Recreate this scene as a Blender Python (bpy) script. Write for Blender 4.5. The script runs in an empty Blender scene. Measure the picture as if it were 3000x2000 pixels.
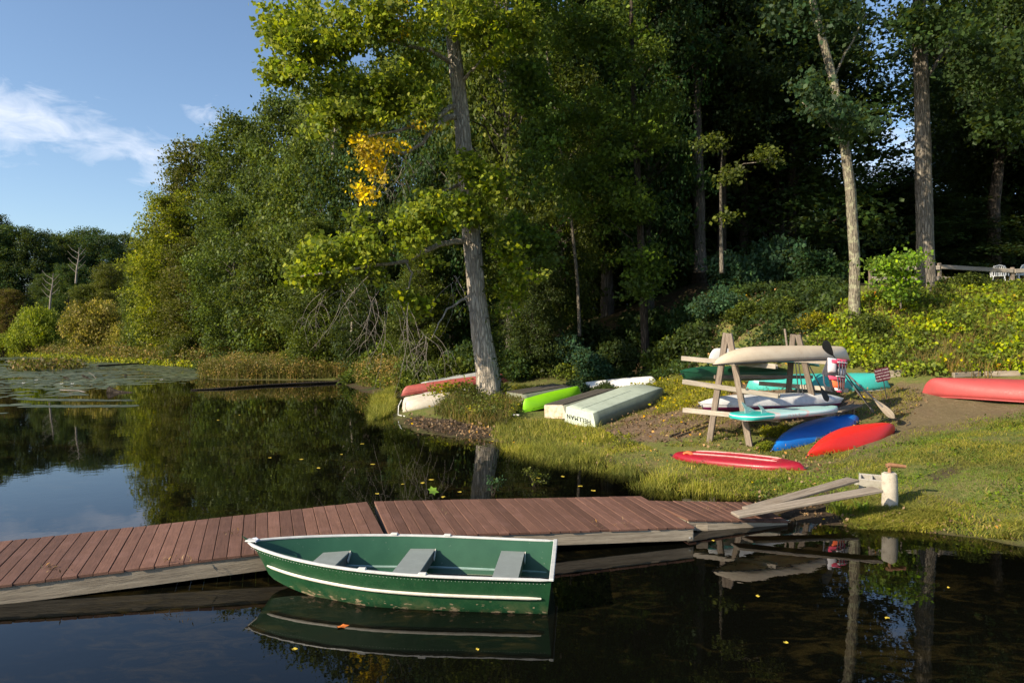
import bpy, bmesh, math, random
import numpy as np
from mathutils import Vector, Matrix

sc = bpy.context.scene
COL = sc.collection
R = math.radians
F, HY, CAMZ = 2000.0, 985.0, 3.0     # focal length in px of a 3000 px wide frame, horizon row, camera height

# ---------------------------------------------------------------- camera
cd = bpy.data.cameras.new('camera'); cam = bpy.data.objects.new('camera', cd); COL.objects.link(cam)
cd.sensor_width = 36; cd.lens = 24; cd.shift_y = -15/3000; cd.clip_start = .1; cd.clip_end = 3000
cam.location = (0, 0, CAMZ); cam.rotation_euler = (R(90), 0, 0); sc.camera = cam

# ---------------------------------------------------------------- light
SUN_EL, SUN_DIR = 28.0, 31.0          # elevation; direction of travel, degrees from +x towards +y
sl = bpy.data.lights.new('sun', 'SUN'); sun = bpy.data.objects.new('sun', sl); COL.objects.link(sun)
sl.energy = 5.0; sl.angle = R(.55); sl.color = (1, .86, .64)
sv = Vector((math.cos(R(SUN_DIR))*math.cos(R(SUN_EL)), math.sin(R(SUN_DIR))*math.cos(R(SUN_EL)), -math.sin(R(SUN_EL))))
sun.rotation_euler = sv.to_track_quat('-Z', 'Y').to_euler()

w = bpy.data.worlds.new('World'); sc.world = w; w.use_nodes = True
nt = w.node_tree; N = nt.nodes; LK = nt.links; N.clear()
out = N.new('ShaderNodeOutputWorld'); bg = N.new('ShaderNodeBackground'); sky = N.new('ShaderNodeTexSky')
sky.sky_type = 'NISHITA'; sky.sun_disc = False; sky.sun_elevation = R(SUN_EL)
sky.sun_rotation = math.atan2(-sv.x, -sv.y)
sky.air_density = 1.0; sky.dust_density = .8; sky.ozone_density = 2.6
bg.inputs[1].default_value = .118
tc = N.new('ShaderNodeTexCoord'); sep = N.new('ShaderNodeSeparateXYZ'); LK.new(tc.outputs['Generated'], sep.inputs[0])
def mth(op, a, b=None, c=None):
    n = N.new('ShaderNodeMath'); n.operation = op
    for i, v in enumerate((a, b, c)):
        if v is None: continue
        if isinstance(v, (int, float)): n.inputs[i].default_value = v
        else: LK.new(v, n.inputs[i])
    return n.outputs[0]
az = mth('ARCTAN2', sep.outputs[0], sep.outputs[1]); el = mth('ARCSINE', sep.outputs[2])
cmb = N.new('ShaderNodeCombineXYZ'); LK.new(mth('MULTIPLY', az, 6.0), cmb.inputs[0]); LK.new(mth('MULTIPLY', el, 15.0), cmb.inputs[1])
nz = N.new('ShaderNodeTexNoise'); nz.inputs['Scale'].default_value = 3.0; nz.inputs['Detail'].default_value = 9; nz.inputs['Roughness'].default_value = .6; nz.inputs['Distortion'].default_value = .5
LK.new(cmb.outputs[0], nz.inputs['Vector'])
tot = None
for px, py, ra, re, s in ((40, 345, .075, .032, 1.0), (290, 415, .055, .024, .78), (420, 440, .07, .022, .85), (600, 335, .03, .016, .62), (452, 512, .03, .02, .7),
                          (2560, 520, .09, .06, .85), (2100, 300, .03, .02, .5), (-500, 250, .2, .05, .8), (3900, 200, .25, .06, .8)):
    a0 = math.atan2(px-1500, F); e0 = math.atan2(HY-py, math.hypot(F, px-1500))
    da = mth('DIVIDE', mth('SUBTRACT', az, a0), ra); de = mth('DIVIDE', mth('SUBTRACT', el, e0), re)
    g = mth('MULTIPLY', mth('EXPONENT', mth('MULTIPLY', mth('ADD', mth('MULTIPLY', da, da), mth('MULTIPLY', de, de)), -.7)), s)
    tot = g if tot is None else mth('MAXIMUM', tot, g)
dens = mth('SUBTRACT', mth('ADD', mth('MULTIPLY', tot, .75), mth('MULTIPLY', nz.outputs[0], 1.5)), 1.02)
mr = N.new('ShaderNodeMapRange'); mr.inputs[1].default_value = 0; mr.inputs[2].default_value = .75; mr.inputs[4].default_value = .9; LK.new(dens, mr.inputs[0])
mix = N.new('ShaderNodeMix'); mix.data_type = 'RGBA'; mix.inputs[7].default_value = (5.2, 5.5, 6.2, 1)
LK.new(mr.outputs[0], mix.inputs[0]); LK.new(sky.outputs[0], mix.inputs[6]); LK.new(mix.outputs[2], bg.inputs[0]); LK.new(bg.outputs[0], out.inputs[0])

vs = sc.view_settings; vs.view_transform = 'Standard'; vs.look = 'None'; vs.exposure = 0.7; vs.gamma = 1; vs.use_curve_mapping = False
cy = sc.cycles
cy.max_bounces = 6; cy.diffuse_bounces = 2; cy.glossy_bounces = 3; cy.transmission_bounces = 3; cy.transparent_max_bounces = 8
cy.caustics_reflective = False; cy.caustics_refractive = False; cy.use_denoising = True
sc.render.film_transparent = False

# ---------------------------------------------------------------- terrain function
def W(px, py, z):                       # where the line of sight through a pixel meets the height z
    d = F*(CAMZ-z)/(py-HY); return (px-1500)*d/F, d, z
def at(px, py, d):                      # the point at distance d on that line
    return Vector(((px-1500)*d/F, d, CAMZ+(HY-py)*d/F))
cp = []
for px, py in ((0, 1034), (230, 1051), (444, 1064), (587, 1074), (577, 1108), (663, 1114), (850, 1115), (1015, 1115), (1046, 1141), (1168, 1161), (1172, 1200),
               (1184, 1253), (1240, 1268), (1352, 1283), (1463, 1295), (1600, 1312), (1712, 1333), (1820, 1365), (1950, 1405), (2100, 1445), (2300, 1480), (2400, 1500), (2480, 1540),
               (2650, 1552), (2800, 1568), (2900, 1580), (3000, 1600)):
    cp.append(W(px, py, 0))
for px, py, z in ((1250, 1225, .12), (1300, 1190, .35), (1750, 1245, .13), (1967, 1172, .7), (1435, 1165, .5), (1895, 1105, 1.0), (2077, 1293, .41), (2198, 1306, .4), (2355, 1340, .32),
                  (2620, 1240, .82), (2605, 1480, .2), (2580, 1119, 1.62), (2950, 1178, 1.3), (3000, 1400, .55), (2800, 1300, .78), (2400, 1420, .2), (2230, 1496, .0), (2310, 1512, .02), (2360, 1500, .08), (2100, 1400, .1),
                  (2715, 872, 4.45), (2500, 915, 3.84), (2965, 858, 4.75), (2790, 850, 4.8), (1900, 1240, .45), (1500, 1240, .12), (1800, 1290, .18), (1960, 1335, .16), (2700, 1400, .45),
                  (2700, 1110, 1.75), (2900, 1112, 1.75), (1560, 1180, .4), (2850, 1480, .2)):
    cp.append(W(px, py, z))
cp += [(-30, 60, -.6), (-10, 30, -.8), (0, 14, -.8), (-5, 8, -1), (0, 5, -1), (6, 6, -.9), (3, 9.2, -.6), (-20, 20, -1), (-60, 60, -.8), (-100, 90, -.5), (0, -30, -1.2),
       (40, -40, -1), (-80, -20, -1), (13, 4, -.5), (-2, 18.5, -.4), (2, 14.5, -.4), (4, 12.3, -.22), (7, 9, -.45), (-7, 24, -.5), (-45, 75, -.4), (-16, 40, -.6), (-200, 60, -.8), (-60, 0, -1),
       (9.4, 22.8, 2.1), (7.3, 21, 1.35), (8.8, 20.6, 1.55), (9, 25, 3.1), (9, 30, 4.4), (3.3, 34, 1.7), (5, 40, 3.2), (11, 42, 6.2), (15, 40, 6.0), (25, 45, 6.2), (40, 60, 7), (-5, 36, .6), (-10, 48, .5), (-20, 65, .8),
       (-32, 84, .7), (-48, 105, .8), (-62, 125, .8), (-100, 145, 1), (0, 60, 4), (-20, 90, 4), (-60, 170, 5), (30, 90, 9), (60, 40, 8), (-150, 200, 9), (0, 200, 14), (150, 200, 15),
       (200, 50, 10), (36, 26, 6), (30, 14, 2.8), (30, 2, 1.2), (60, -20, 1.5), (11, 8.3, .05), (13, 7, .4), (16, 10, .9), (16, 2, .8), (20, -20, .8), (0, 450, 22), (-300, 450, 14), (300, 450, 22),
       (-450, 150, 2), (450, 0, 6), (450, -100, 6), (-450, -100, 1), (0, -200, 1), (16, 16, 1.6), (20.5, 22, 3.6), (24, 30, 5.2), (5.5, 27, 1.0), (5.3, 25.0, .88), (6.2, 29.5, .95), (7.4, 25.5, 1.5), (-1, 33, .7), (2, 30, .75), (-40, 84, .3), (-22, 62, .4), (-9, 50, .25)]
cp = np.array(cp, float)
def _k(a, b): return np.sqrt(((a[:, None, :]-b[None, :, :])**2).sum(2) + .15)
_A = _k(cp[:, :2], cp[:, :2]); _P = np.c_[np.ones(len(cp)), cp[:, :2]]
_M = np.block([[_A + np.eye(len(cp))*-.02, _P], [_P.T, np.zeros((3, 3))]])
_s = np.linalg.solve(_M, np.r_[cp[:, 2], 0, 0, 0]); _w, _c = _s[:-3], _s[-3:]
def _bump(x, y):
    return .022*np.sin(x*2.1+1.3*np.sin(y*1.7))*np.sin(y*2.6+np.sin(x*1.1)) + .013*np.sin(x*5.3+y*3.1)*np.sin(y*6.1-x*2.2)
def H(x, y):
    x = np.asarray(x, float); y = np.asarray(y, float); sh = x.shape; x = x.ravel(); y = y.ravel(); r = np.empty(len(x))
    for i in range(0, len(x), 20000):
        q = np.c_[x[i:i+20000], y[i:i+20000]]
        r[i:i+20000] = _k(q, cp[:, :2])@_w + _c[0] + q@_c[1:]
    r = np.clip(r, -1.6, 30)
    r = r + _bump(x, y)*np.clip(1-np.abs(y)/80, 0, 1)
    return r.reshape(sh)
def hz(x, y): return float(H([x], [y])[0])
_D = np.concatenate([np.arange(4, 40, .03), np.arange(40, 200, .3)])
def G(px, py):                           # where the line of sight meets the ground
    z = CAMZ+(HY-py)*_D/F; g = H((px-1500)*_D/F, _D); i = np.argmax(z <= g)
    return Vector(((px-1500)*_D[i]/F, _D[i], g[i])) if (z <= g).any() else at(px, py, 190)

# ---------------------------------------------------------------- helpers
def link(o, parent=None, base=None):
    COL.objects.link(o)
    if parent is not None:
        o.parent = parent
        o.matrix_parent_inverse = Matrix.Identity(4)
    return o
def tag(o, label=None, cat=None, group=None, kind=None):
    if label: o['label'] = label
    if cat: o['category'] = cat
    if group: o['group'] = group
    if kind: o['kind'] = kind
    return o
def thing(name, label, cat, loc=(0, 0, 0), group=None, M=None):
    o = bpy.data.objects.new(name, None); COL.objects.link(o); o.empty_display_size = .1
    o.matrix_basis = M if M is not None else Matrix.Translation(Vector(loc))
    return tag(o, label, cat, group)
def mesh(name, v, f, m=None, parent=None, smooth=None, attrs=None):
    me = bpy.data.meshes.new(name)
    if isinstance(v, np.ndarray) and isinstance(f, np.ndarray):
        nf, k = f.shape
        me.vertices.add(len(v)); me.vertices.foreach_set('co', v.astype(np.float32).ravel())
        me.loops.add(nf*k); me.loops.foreach_set('vertex_index', f.astype(np.int32).ravel())
        me.polygons.add(nf); me.polygons.foreach_set('loop_start', np.arange(0, nf*k, k, dtype=np.int32)); me.polygons.foreach_set('loop_total', np.full(nf, k, dtype=np.int32))
        me.update(calc_edges=True)
    else:
        me.from_pydata([tuple(p) for p in v], [], [tuple(q) for q in f]); me.update()
    if attrs:
        for k, (dom, arr) in attrs.items():
            a = me.attributes.new(k, 'FLOAT', dom); a.data.foreach_set('value', np.asarray(arr, np.float32))
    if m: me.materials.append(m)
    if smooth is not None:
        me.shade_smooth()
        if smooth < 180: me.set_sharp_from_angle(angle=R(smooth))
    o = bpy.data.objects.new(name, me); link(o, parent)
    return o
def wld(o, M):                            # put a child at a world matrix (parents here are unrotated translations)
    if o.parent: o.matrix_basis = o.parent.matrix_basis.inverted() @ M
    else: o.matrix_basis = M
    return o
def frame(A, B, up=(0, 0, 1), roll=0.0):  # x axis from A to B, origin at the middle
    A = Vector(A); B = Vector(B); x = (B-A).normalized(); y = Vector(up).cross(x).normalized(); z = x.cross(y)
    M = Matrix((x, y, z)).transposed().to_4x4(); M.translation = (A+B)/2
    return M @ Matrix.Rotation(roll, 4, 'X')
def boxvf(lx, ly, lz, c=0.006):
    bm = bmesh.new(); bmesh.ops.create_cube(bm, size=1, matrix=Matrix.Diagonal((lx, ly, lz, 1)))
    if c: bmesh.ops.bevel(bm, geom=bm.edges[:], offset=c, segments=1, affect='EDGES')
    v = [p.co.copy() for p in bm.verts]; f = [[q.index for q in p.verts] for p in bm.faces]; bm.free(); return v, f
def bar(name, A, B, w_, h_, m, parent=None, up=(0, 0, 1), roll=0.0, c=.006, loc=False):
    L = (Vector(B)-Vector(A)).length; v, f = boxvf(L, w_, h_, c)
    o = mesh(name, v, f, m, parent)
    if loc: o.matrix_basis = frame(A, B, up, roll); return o
    return wld(o, frame(A, B, up, roll))
def tube(path, rad, n=8, closed=True, jit=0, rng=None):
    path = [Vector(p) for p in path]; v = []; f = []; px = None
    for i, p in enumerate(path):
        t = (path[min(i+1, len(path)-1)]-path[max(i-1, 0)]).normalized()
        if px is None: px = t.cross(Vector((.31, .2, .93)) if abs(t.z) < .9 else Vector((1, .1, 0))).normalized()
        px = (px - t*px.dot(t)).normalized(); py_ = t.cross(px)
        r = rad[i] if hasattr(rad, '__len__') else rad
        for k in range(n):
            a = 2*math.pi*k/n; rr = r*(1+(jit*(rng.random()-.5) if jit else 0))
            v.append(p + px*math.cos(a)*rr + py_*math.sin(a)*rr)
    for i in range(len(path)-1):
        for k in range(n):
            f.append((i*n+k, i*n+(k+1) % n, (i+1)*n+(k+1) % n, (i+1)*n+k))
    if closed:
        f.append(tuple(range(n-1, -1, -1))); f.append(tuple((len(path)-1)*n+k for k in range(n)))
    return v, f
class MB:
    def __init__(s): s.v = []; s.f = []
    def add(s, v, f, M=None):
        o = len(s.v); s.v += [(M@Vector(p)) if M is not None else Vector(p) for p in v]; s.f += [tuple(i+o for i in q) for q in f]; return s
    def out(s, name, m, parent=None, smooth=None): return mesh(name, s.v, s.f, m, parent, smooth)

# ---------------------------------------------------------------- materials
def nodes(name):
    m = bpy.data.materials.new(name); m.use_nodes = True; t = m.node_tree; t.nodes.clear()
    o = t.nodes.new('ShaderNodeOutputMaterial'); return m, t, o
class NT:
    def __init__(s, name):
        s.m, s.t, s.o = nodes(name)
    def n(s, typ, ins={}, **kw):
        q = s.t.nodes.new(typ)
        for k, v in kw.items(): setattr(q, k, v)
        for k, v in ins.items():
            if isinstance(v, bpy.types.NodeSocket): s.t.links.new(v, q.inputs[k])
            else: q.inputs[k].default_value = v
        return q
    def mapr(s, x, a, b, c=0, d=1): return s.n('ShaderNodeMapRange', {0: x, 1: a, 2: b, 3: c, 4: d}).outputs[0]
    def mix(s, fac, a, b, typ='MIX'):
        q = s.n('ShaderNodeMix', {}, data_type='RGBA', blend_type=typ)
        for i, v in ((0, fac), (6, a), (7, b)):
            if isinstance(v, bpy.types.NodeSocket): s.t.links.new(v, q.inputs[i])
            else: q.inputs[i].default_value = (tuple(v)+(1,))[:4] if hasattr(v, '__len__') else v
        return q.outputs[2]
    def noise(s, vec, scale, detail=4, rough=.55, dist=0): return s.n('ShaderNodeTexNoise', {'Vector': vec, 'Scale': scale, 'Detail': detail, 'Roughness': rough, 'Distortion': dist}).outputs[0]
    def coord(s, kind='Object', scale=(1, 1, 1)):
        c = s.n('ShaderNodeTexCoord').outputs[kind]
        return s.n('ShaderNodeMapping', {0: c, 3: scale}).outputs[0]
    def bsdf(s, col, rough=.6, bump=None, bstr=.3, bdist=.01, spec=.5, metal=0, **kw):
        ins = {'Base Color': col if isinstance(col, bpy.types.NodeSocket) else (tuple(col)+(1,))[:4], 'Roughness': rough, 'Specular IOR Level': spec, 'Metallic': metal}; ins.update(kw)
        if bump is not None: ins['Normal'] = s.n('ShaderNodeBump', {'Strength': bstr, 'Distance': bdist, 'Height': bump}).outputs[0]
        return s.n('ShaderNodeBsdfPrincipled', ins).outputs[0]
    def fin(s, sh): s.t.links.new(sh, s.o.inputs[0]); return s.m

def paint(name, c, c2=None, rough=.4, scale=3, dirt=.25, dirtc=(.09, .07, .045), bump=.05, spec=.5):
    T = NT(name); co = T.coord('Object'); oi = T.n('ShaderNodeObjectInfo')
    n1 = T.noise(co, scale, 6, .62); n2 = T.noise(co, scale*9, 5, .65)
    col = T.mix(T.mapr(n1, .35, .7), c, c2 or tuple(x*.72 for x in c))
    sk = T.noise(T.coord('Object', (1.2, 14, 14)), 5, 5, .7)
    col = T.mix(T.mapr(sk, .61, .66, 0, .25), col, tuple(x*.6+.12 for x in c))
    col = T.mix(T.mapr(T.n('ShaderNodeMath', {0: n1, 1: n2}, operation='MULTIPLY').outputs[0], .27, .45, 0, dirt*2), col, dirtc)
    return T.fin(T.bsdf(col, T.mapr(n2, .3, .7, rough-.08, rough+.15), n2, bump, .01, spec))
def wood(name, c1, c2, axis=0, rough=.85, scale=1.0, knots=True, moss=None, bstr=.55, var=(.8, 1.15)):
    T = NT(name); sc_ = [9, 9, 9]; sc_[axis] = .55
    oi = T.n('ShaderNodeObjectInfo').outputs['Random']
    c0 = T.n('ShaderNodeTexCoord').outputs['Object']
    off = T.n('ShaderNodeCombineXYZ', {0: T.n('ShaderNodeMath', {0: oi, 1: 37.0}, operation='MULTIPLY').outputs[0], 1: oi, 2: oi}).outputs[0]
    v = T.n('ShaderNodeVectorMath', {0: c0, 1: off}, operation='ADD').outputs[0]
    co = T.n('ShaderNodeMapping', {0: v, 3: tuple(q*scale for q in sc_)}).outputs[0]
    g1 = T.noise(co, 3.2, 8, .68, .35); g2 = T.noise(co, 14, 4, .6); big = T.noise(v, 1.7*scale, 5, .6)
    col = T.mix(T.mapr(g1, .36, .66), c1, c2)
    col = T.mix(T.mapr(g2, .52, .72, 0, .55), col, tuple(x*.35 for x in c2))
    col = T.mix(T.mapr(big, .5, .75, 0, .5), col, moss or tuple(x*.55 for x in c1))
    bv = T.n('ShaderNodeHueSaturation', {'Value': T.mapr(oi, 0, 1, *var), 'Color': col}).outputs[0]
    h = T.n('ShaderNodeMath', {0: g1, 1: g2}, operation='ADD').outputs[0]
    return T.fin(T.bsdf(bv, rough, h, bstr, .008, .25))
def leafmat(name, cols, trans=.24, spec=.13, hue=.03, val=.42, rough=.5):
    T = NT(name); a = T.n('ShaderNodeAttribute', attribute_name='rnd').outputs['Fac']; a2 = T.n('ShaderNodeAttribute', attribute_name='clump').outputs['Fac']
    rmp = T.n('ShaderNodeValToRGB', {0: a}); cr = rmp.color_ramp
    while len(cr.elements) < len(cols): cr.elements.new(.5)
    for i, (p, c) in enumerate(cols): cr.elements[i].position = p; cr.elements[i].color = tuple(c)+(1,)
    oi = T.n('ShaderNodeObjectInfo').outputs['Random']
    hsv = T.n('ShaderNodeHueSaturation', {'Hue': T.mapr(oi, 0, 1, .5-hue, .5+hue), 'Saturation': T.mapr(a2, 0, 1, .85, 1.1), 'Value': T.n('ShaderNodeMath', {0: T.mapr(a2, 0, 1, 1-val, 1+val), 1: T.mapr(oi, 0, 1, .85, 1.15)}, operation='MULTIPLY').outputs[0], 'Color': rmp.outputs[0]}).outputs[0]
    b = T.bsdf(hsv, rough, spec=spec)
    tr = T.n('ShaderNodeBsdfTranslucent', {'Color': T.mix(.5, hsv, (.34, .42, .03))}).outputs[0]
    return T.fin(T.n('ShaderNodeMixShader', {0: trans, 1: b, 2: tr}).outputs[0])
def bark(name, c1, c2, scale=1.0, ridge=1.0, lichen=None):
    T = NT(name); co = T.coord('Object', (scale, scale, scale*.16)); cc = T.coord('Object')
    vo = T.n('ShaderNodeTexVoronoi', {'Vector': T.n('ShaderNodeVectorMath', {0: co, 1: T.n('ShaderNodeVectorMath', {0: T.n('ShaderNodeTexNoise', {'Vector': co, 'Scale': 4.0, 'Detail': 4}).outputs[1], 1: (.35, .35, .35)}, operation='MULTIPLY').outputs[0]}, operation='ADD').outputs[0], 'Scale': 11.0}, feature='DISTANCE_TO_EDGE').outputs[0]
    fine = T.noise(co, 26, 6, .65); big = T.noise(cc, 1.6, 4)
    r = T.mapr(vo, 0, .22)
    col = T.mix(r, tuple(x*.32 for x in c1), c1); col = T.mix(T.mapr(fine, .4, .7, 0, .8), col, c2); 
    col = T.mix(T.mapr(big, .45, .7, 0, .45), col, tuple(x*.6 for x in c1))
    if lichen: col = T.mix(T.mapr(T.noise(cc, 5, 5, .6), .5, .58, 0, .75), col, lichen)
    h = T.n('ShaderNodeMath', {0: r, 1: T.n('ShaderNodeMath', {0: fine, 1: .5}, operation='MULTIPLY').outputs[0]}, operation='ADD').outputs[0]
    return T.fin(T.bsdf(col, .9, h, ridge, .035, .15))
M = {}
M['leaf_green'] = leafmat('leaf_green', [(0, (.024, .040, .009)), (.5, (.062, .088, .014)), (.82, (.125, .15, .02)), (1, (.21, .19, .025))], hue=.014)
M['leaf_mid'] = leafmat('leaf_mid', [(0, (.045, .085, .014)), (.55, (.085, .14, .02)), (.85, (.13, .19, .025)), (1, (.2, .22, .03))], .3, hue=.01)  # brighter green: sunlit look of hickory and young maple put into the colour
M['leaf_dark'] = leafmat('leaf_dark', [(0, (.02, .042, .014)), (.6, (.034, .062, .017)), (1, (.06, .09, .02))], .25)  # darker species' green, with shade on the far wood put into it
M['leaf_deep'] = leafmat('leaf_deep', [(0, (.016, .034, .014)), (.6, (.026, .05, .016)), (1, (.045, .07, .02))], .2)  # darker still, shade of the wood also put into the leaf colour
M['leaf_olive'] = leafmat('leaf_olive', [(0, (.038, .052, .011)), (.55, (.09, .108, .018)), (.88, (.165, .155, .022)), (1, (.22, .12, .022))])
M['leaf_yellowgreen'] = leafmat('leaf_yellowgreen', [(0, (.07, .105, .010)), (.4, (.18, .215, .016)), (.78, (.35, .335, .022)), (1, (.52, .40, .03))], .38)
M['leaf_gold'] = leafmat('leaf_gold', [(0, (.5, .30, .012)), (.5, (.72, .46, .016)), (1, (.80, .58, .03))], .4, hue=.01)
M['leaf_rust'] = leafmat('leaf_rust', [(0, (.06, .035, .014)), (.5, (.12, .06, .018)), (.8, (.09, .085, .02)), (1, (.2, .06, .02))])
M['leaf_willow'] = leafmat('leaf_willow', [(0, (.15, .13, .025)), (.5, (.27, .225, .035)), (1, (.38, .28, .05))])
M['leaf_lime'] = leafmat('leaf_lime', [(0, (.09, .15, .016)), (.5, (.17, .23, .02)), (.86, (.29, .33, .025)), (.97, (.46, .40, .03)), (1, (.40, .15, .05))], .35)
M['leaf_blue'] = leafmat('leaf_blue', [(0, (.022, .052, .028)), (.6, (.035, .078, .038)), (1, (.06, .11, .045))], .25)
M['grass'] = leafmat('grass', [(0, (.09, .12, .016)), (.4, (.19, .20, .022)), (.75, (.31, .27, .05)), (1, (.44, .35, .14))], .3, hue=.005, val=.25)
M['lawn'] = leafmat('lawn', [(0, (.08, .14, .016)), (.6, (.15, .22, .022)), (1, (.26, .29, .04))], .3, hue=.005, val=.25)
M['marsh'] = leafmat('marsh', [(0, (.08, .085, .02)), (.45, (.14, .13, .03)), (.75, (.2, .12, .045)), (1, (.27, .18, .06))], .25, hue=.005)
M['litter'] = leafmat('litter', [(0, (.07, .045, .022)), (.5, (.14, .085, .045)), (.8, (.24, .17, .1)), (.93, (.4, .2, .03)), (1, (.55, .4, .05))], .05, hue=.002)
M['bark_gray'] = bark('bark_gray', (.30, .265, .22), (.15, .125, .10))
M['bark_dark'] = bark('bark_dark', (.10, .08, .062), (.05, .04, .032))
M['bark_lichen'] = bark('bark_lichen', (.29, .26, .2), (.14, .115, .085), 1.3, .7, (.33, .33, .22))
M['bark_shaded'] = bark('bark_shade', (.13, .11, .09), (.07, .055, .045), .8)  # bark_far darkened: shade of the deep wood put into the colour
M['bark_far'] = bark('bark_far', (.2, .175, .15), (.1, .085, .07), .8)
M['twig'] = paint('twig', (.32, .28, .24), (.17, .14, .12), .9, 2, 0)
# ================================================================ GROUND AND WATER
def axis(lo, a, b, hi, st, g=1.16):
    m = list(np.arange(a, b+1e-6, st)); x = a; s = st; L = []
    while x > lo: s = min(s*g, 30); x -= s; L.append(x)
    x = b; s = st; Rr = []
    while x < hi: s = min(s*g, 30); x += s; Rr.append(x)
    return np.array(L[::-1]+m+Rr)
gx = axis(-460, -9, 24, 460, .17); gy = axis(-210, 7.5, 36, 470, .17)
X, Y = np.meshgrid(gx, gy); Z = H(X, Y)
nx, ny = len(gx), len(gy)
ii = np.arange(nx*ny).reshape(ny, nx)
quads = np.stack([ii[:-1, :-1], ii[:-1, 1:], ii[1:, 1:], ii[1:, :-1]], -1).reshape(-1, 4)
def poly_in(poly, x, y):
    c = np.zeros(x.shape, bool); n = len(poly)
    for i in range(n):
        x1, y1 = poly[i][:2]; x2, y2 = poly[(i+1) % n][:2]
        if y1 == y2: continue
        c ^= ((y1 > y) != (y2 > y)) & (x < (x2-x1)*(y-y1)/(y2-y1)+x1)
    return c
dirt_poly = [G(*p)[:2] for p in ((1840, 1215), (1990, 1130), (2200, 1120), (2500, 1160), (2560, 1200), (2330, 1240), (2080, 1268), (1960, 1300), (1830, 1290), (1740, 1268))]
mud_poly = [G(*p)[:2] for p in ((1180, 1212), (1250, 1222), (1400, 1240), (1460, 1262), (1440, 1292), (1300, 1275), (1190, 1250))]
path_poly = [G(*p)[:2] for p in ((2470, 1110), (2660, 1120), (3000, 1180), (3000, 1230), (2640, 1290), (2450, 1400), (2350, 1400), (2560, 1290), (2600, 1230))]
patch_poly = [G(*p)[:2] for p in ((2700, 1400), (2830, 1345), (2870, 1350), (2740, 1420))]
ramp_poly = [W(*p, .05)[:2] for p in ((2150, 1468), (2300, 1450), (2440, 1455), (2500, 1500), (2460, 1535), (2300, 1520), (2180, 1505))]
def soft(poly, x, y, r=.5):
    a = 0
    for dx, dy in ((0, 0), (r, 0), (-r, 0), (0, r), (0, -r), (r*.7, r*.7), (-r*.7, r*.7), (r*.7, -r*.7), (-r*.7, -r*.7)):
        a = a + poly_in(poly, x+dx, y+dy)/9.0
    return a
near = (X > -10) & (X < 25) & (Y > 7) & (Y < 40)
dirt = np.zeros(X.shape); mud = np.zeros(X.shape); pth = np.zeros(X.shape)
dirt[near] = soft(dirt_poly, X[near], Y[near], .6); mud[near] = np.maximum(soft(mud_poly, X[near], Y[near], .4), np.maximum(soft(patch_poly, X[near], Y[near], .2), soft(ramp_poly, X[near], Y[near], .15))); pth[near] = soft(path_poly, X[near], Y[near], .5)
wood_floor = np.clip((Y-29)/6, 0, 1)*(X > -12)
T = NT('soil_and_grass'); co = T.coord('Object')
aD = T.n('ShaderNodeAttribute', attribute_name='dirt').outputs['Fac']; aM = T.n('ShaderNodeAttribute', attribute_name='mud').outputs['Fac']
aP = T.n('ShaderNodeAttribute', attribute_name='trodden').outputs['Fac']; aF = T.n('ShaderNodeAttribute', attribute_name='wood_floor').outputs['Fac']; aZ = T.n('ShaderNodeSeparateXYZ', {0: T.n('ShaderNodeNewGeometry').outputs['Position']}).outputs[2]
n1 = T.noise(co, 1.1, 6, .6); n2 = T.noise(co, 7, 6, .65); n3 = T.noise(co, 38, 5, .7)
grs = T.mix(T.mapr(n2, .35, .65), (.10, .145, .028), (.20, .19, .06)); grs = T.mix(T.mapr(n3, .42, .68), grs, (.08, .085, .03))
grs = T.mix(T.mapr(n1, .50, .64, 0, .5), grs, (.19, .14, .07))
drt = T.mix(T.mapr(n2, .35, .65), (.21, .145, .095), (.13, .09, .06)); drt = T.mix(T.mapr(n3, .5, .7, 0, .85), drt, (.055, .038, .026)); drt = T.mix(T.mapr(T.noise(co, 19, 3, .7), .6, .68, 0, .8), drt, (.36, .28, .2))
md = T.mix(T.mapr(n3, .4, .65), (.05, .036, .026), (.105, .075, .052))
fl = T.mix(T.mapr(n2, .35, .65), (.05, .038, .022), (.085, .06, .032)); fl = T.mix(T.mapr(n1, .5, .6), fl, (.04, .055, .018))
def sharp(a, k=.5): return T.mapr(T.n('ShaderNodeMath', {0: a, 1: T.n('ShaderNodeMath', {0: n2, 1: .5}, operation='SUBTRACT').outputs[0]}, operation='ADD').outputs[0], k-.13, k+.13)
col = T.mix(sharp(aF), grs, fl); col = T.mix(T.mapr(sharp(aP), 0, 1, 0, .75), col, drt); col = T.mix(sharp(aD), col, drt); col = T.mix(sharp(aM), col, md)
wet = T.mapr(aZ, -.02, .07, 1, 0); col = T.mix(wet, col, (.045, .034, .02))
col = T.mix(T.mapr(aZ, -.25, -.02, 1, 0), col, T.mix(T.mapr(n2, .4, .6), (.035, .03, .012), (.075, .065, .02)))
M['ground'] = T.fin(T.bsdf(col, .95, T.n('ShaderNodeMath', {0: n2, 1: n3}, operation='ADD').outputs[0], .6, .05, .1))
g = mesh('ground', np.c_[X.ravel(), Y.ravel(), Z.ravel()], quads, M['ground'], None, 180,
         {'dirt': ('POINT', dirt.ravel()), 'mud': ('POINT', mud.ravel()), 'trodden': ('POINT', pth.ravel()), 'wood_floor': ('POINT', wood_floor.ravel())})
tag(g, kind='structure')

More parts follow.
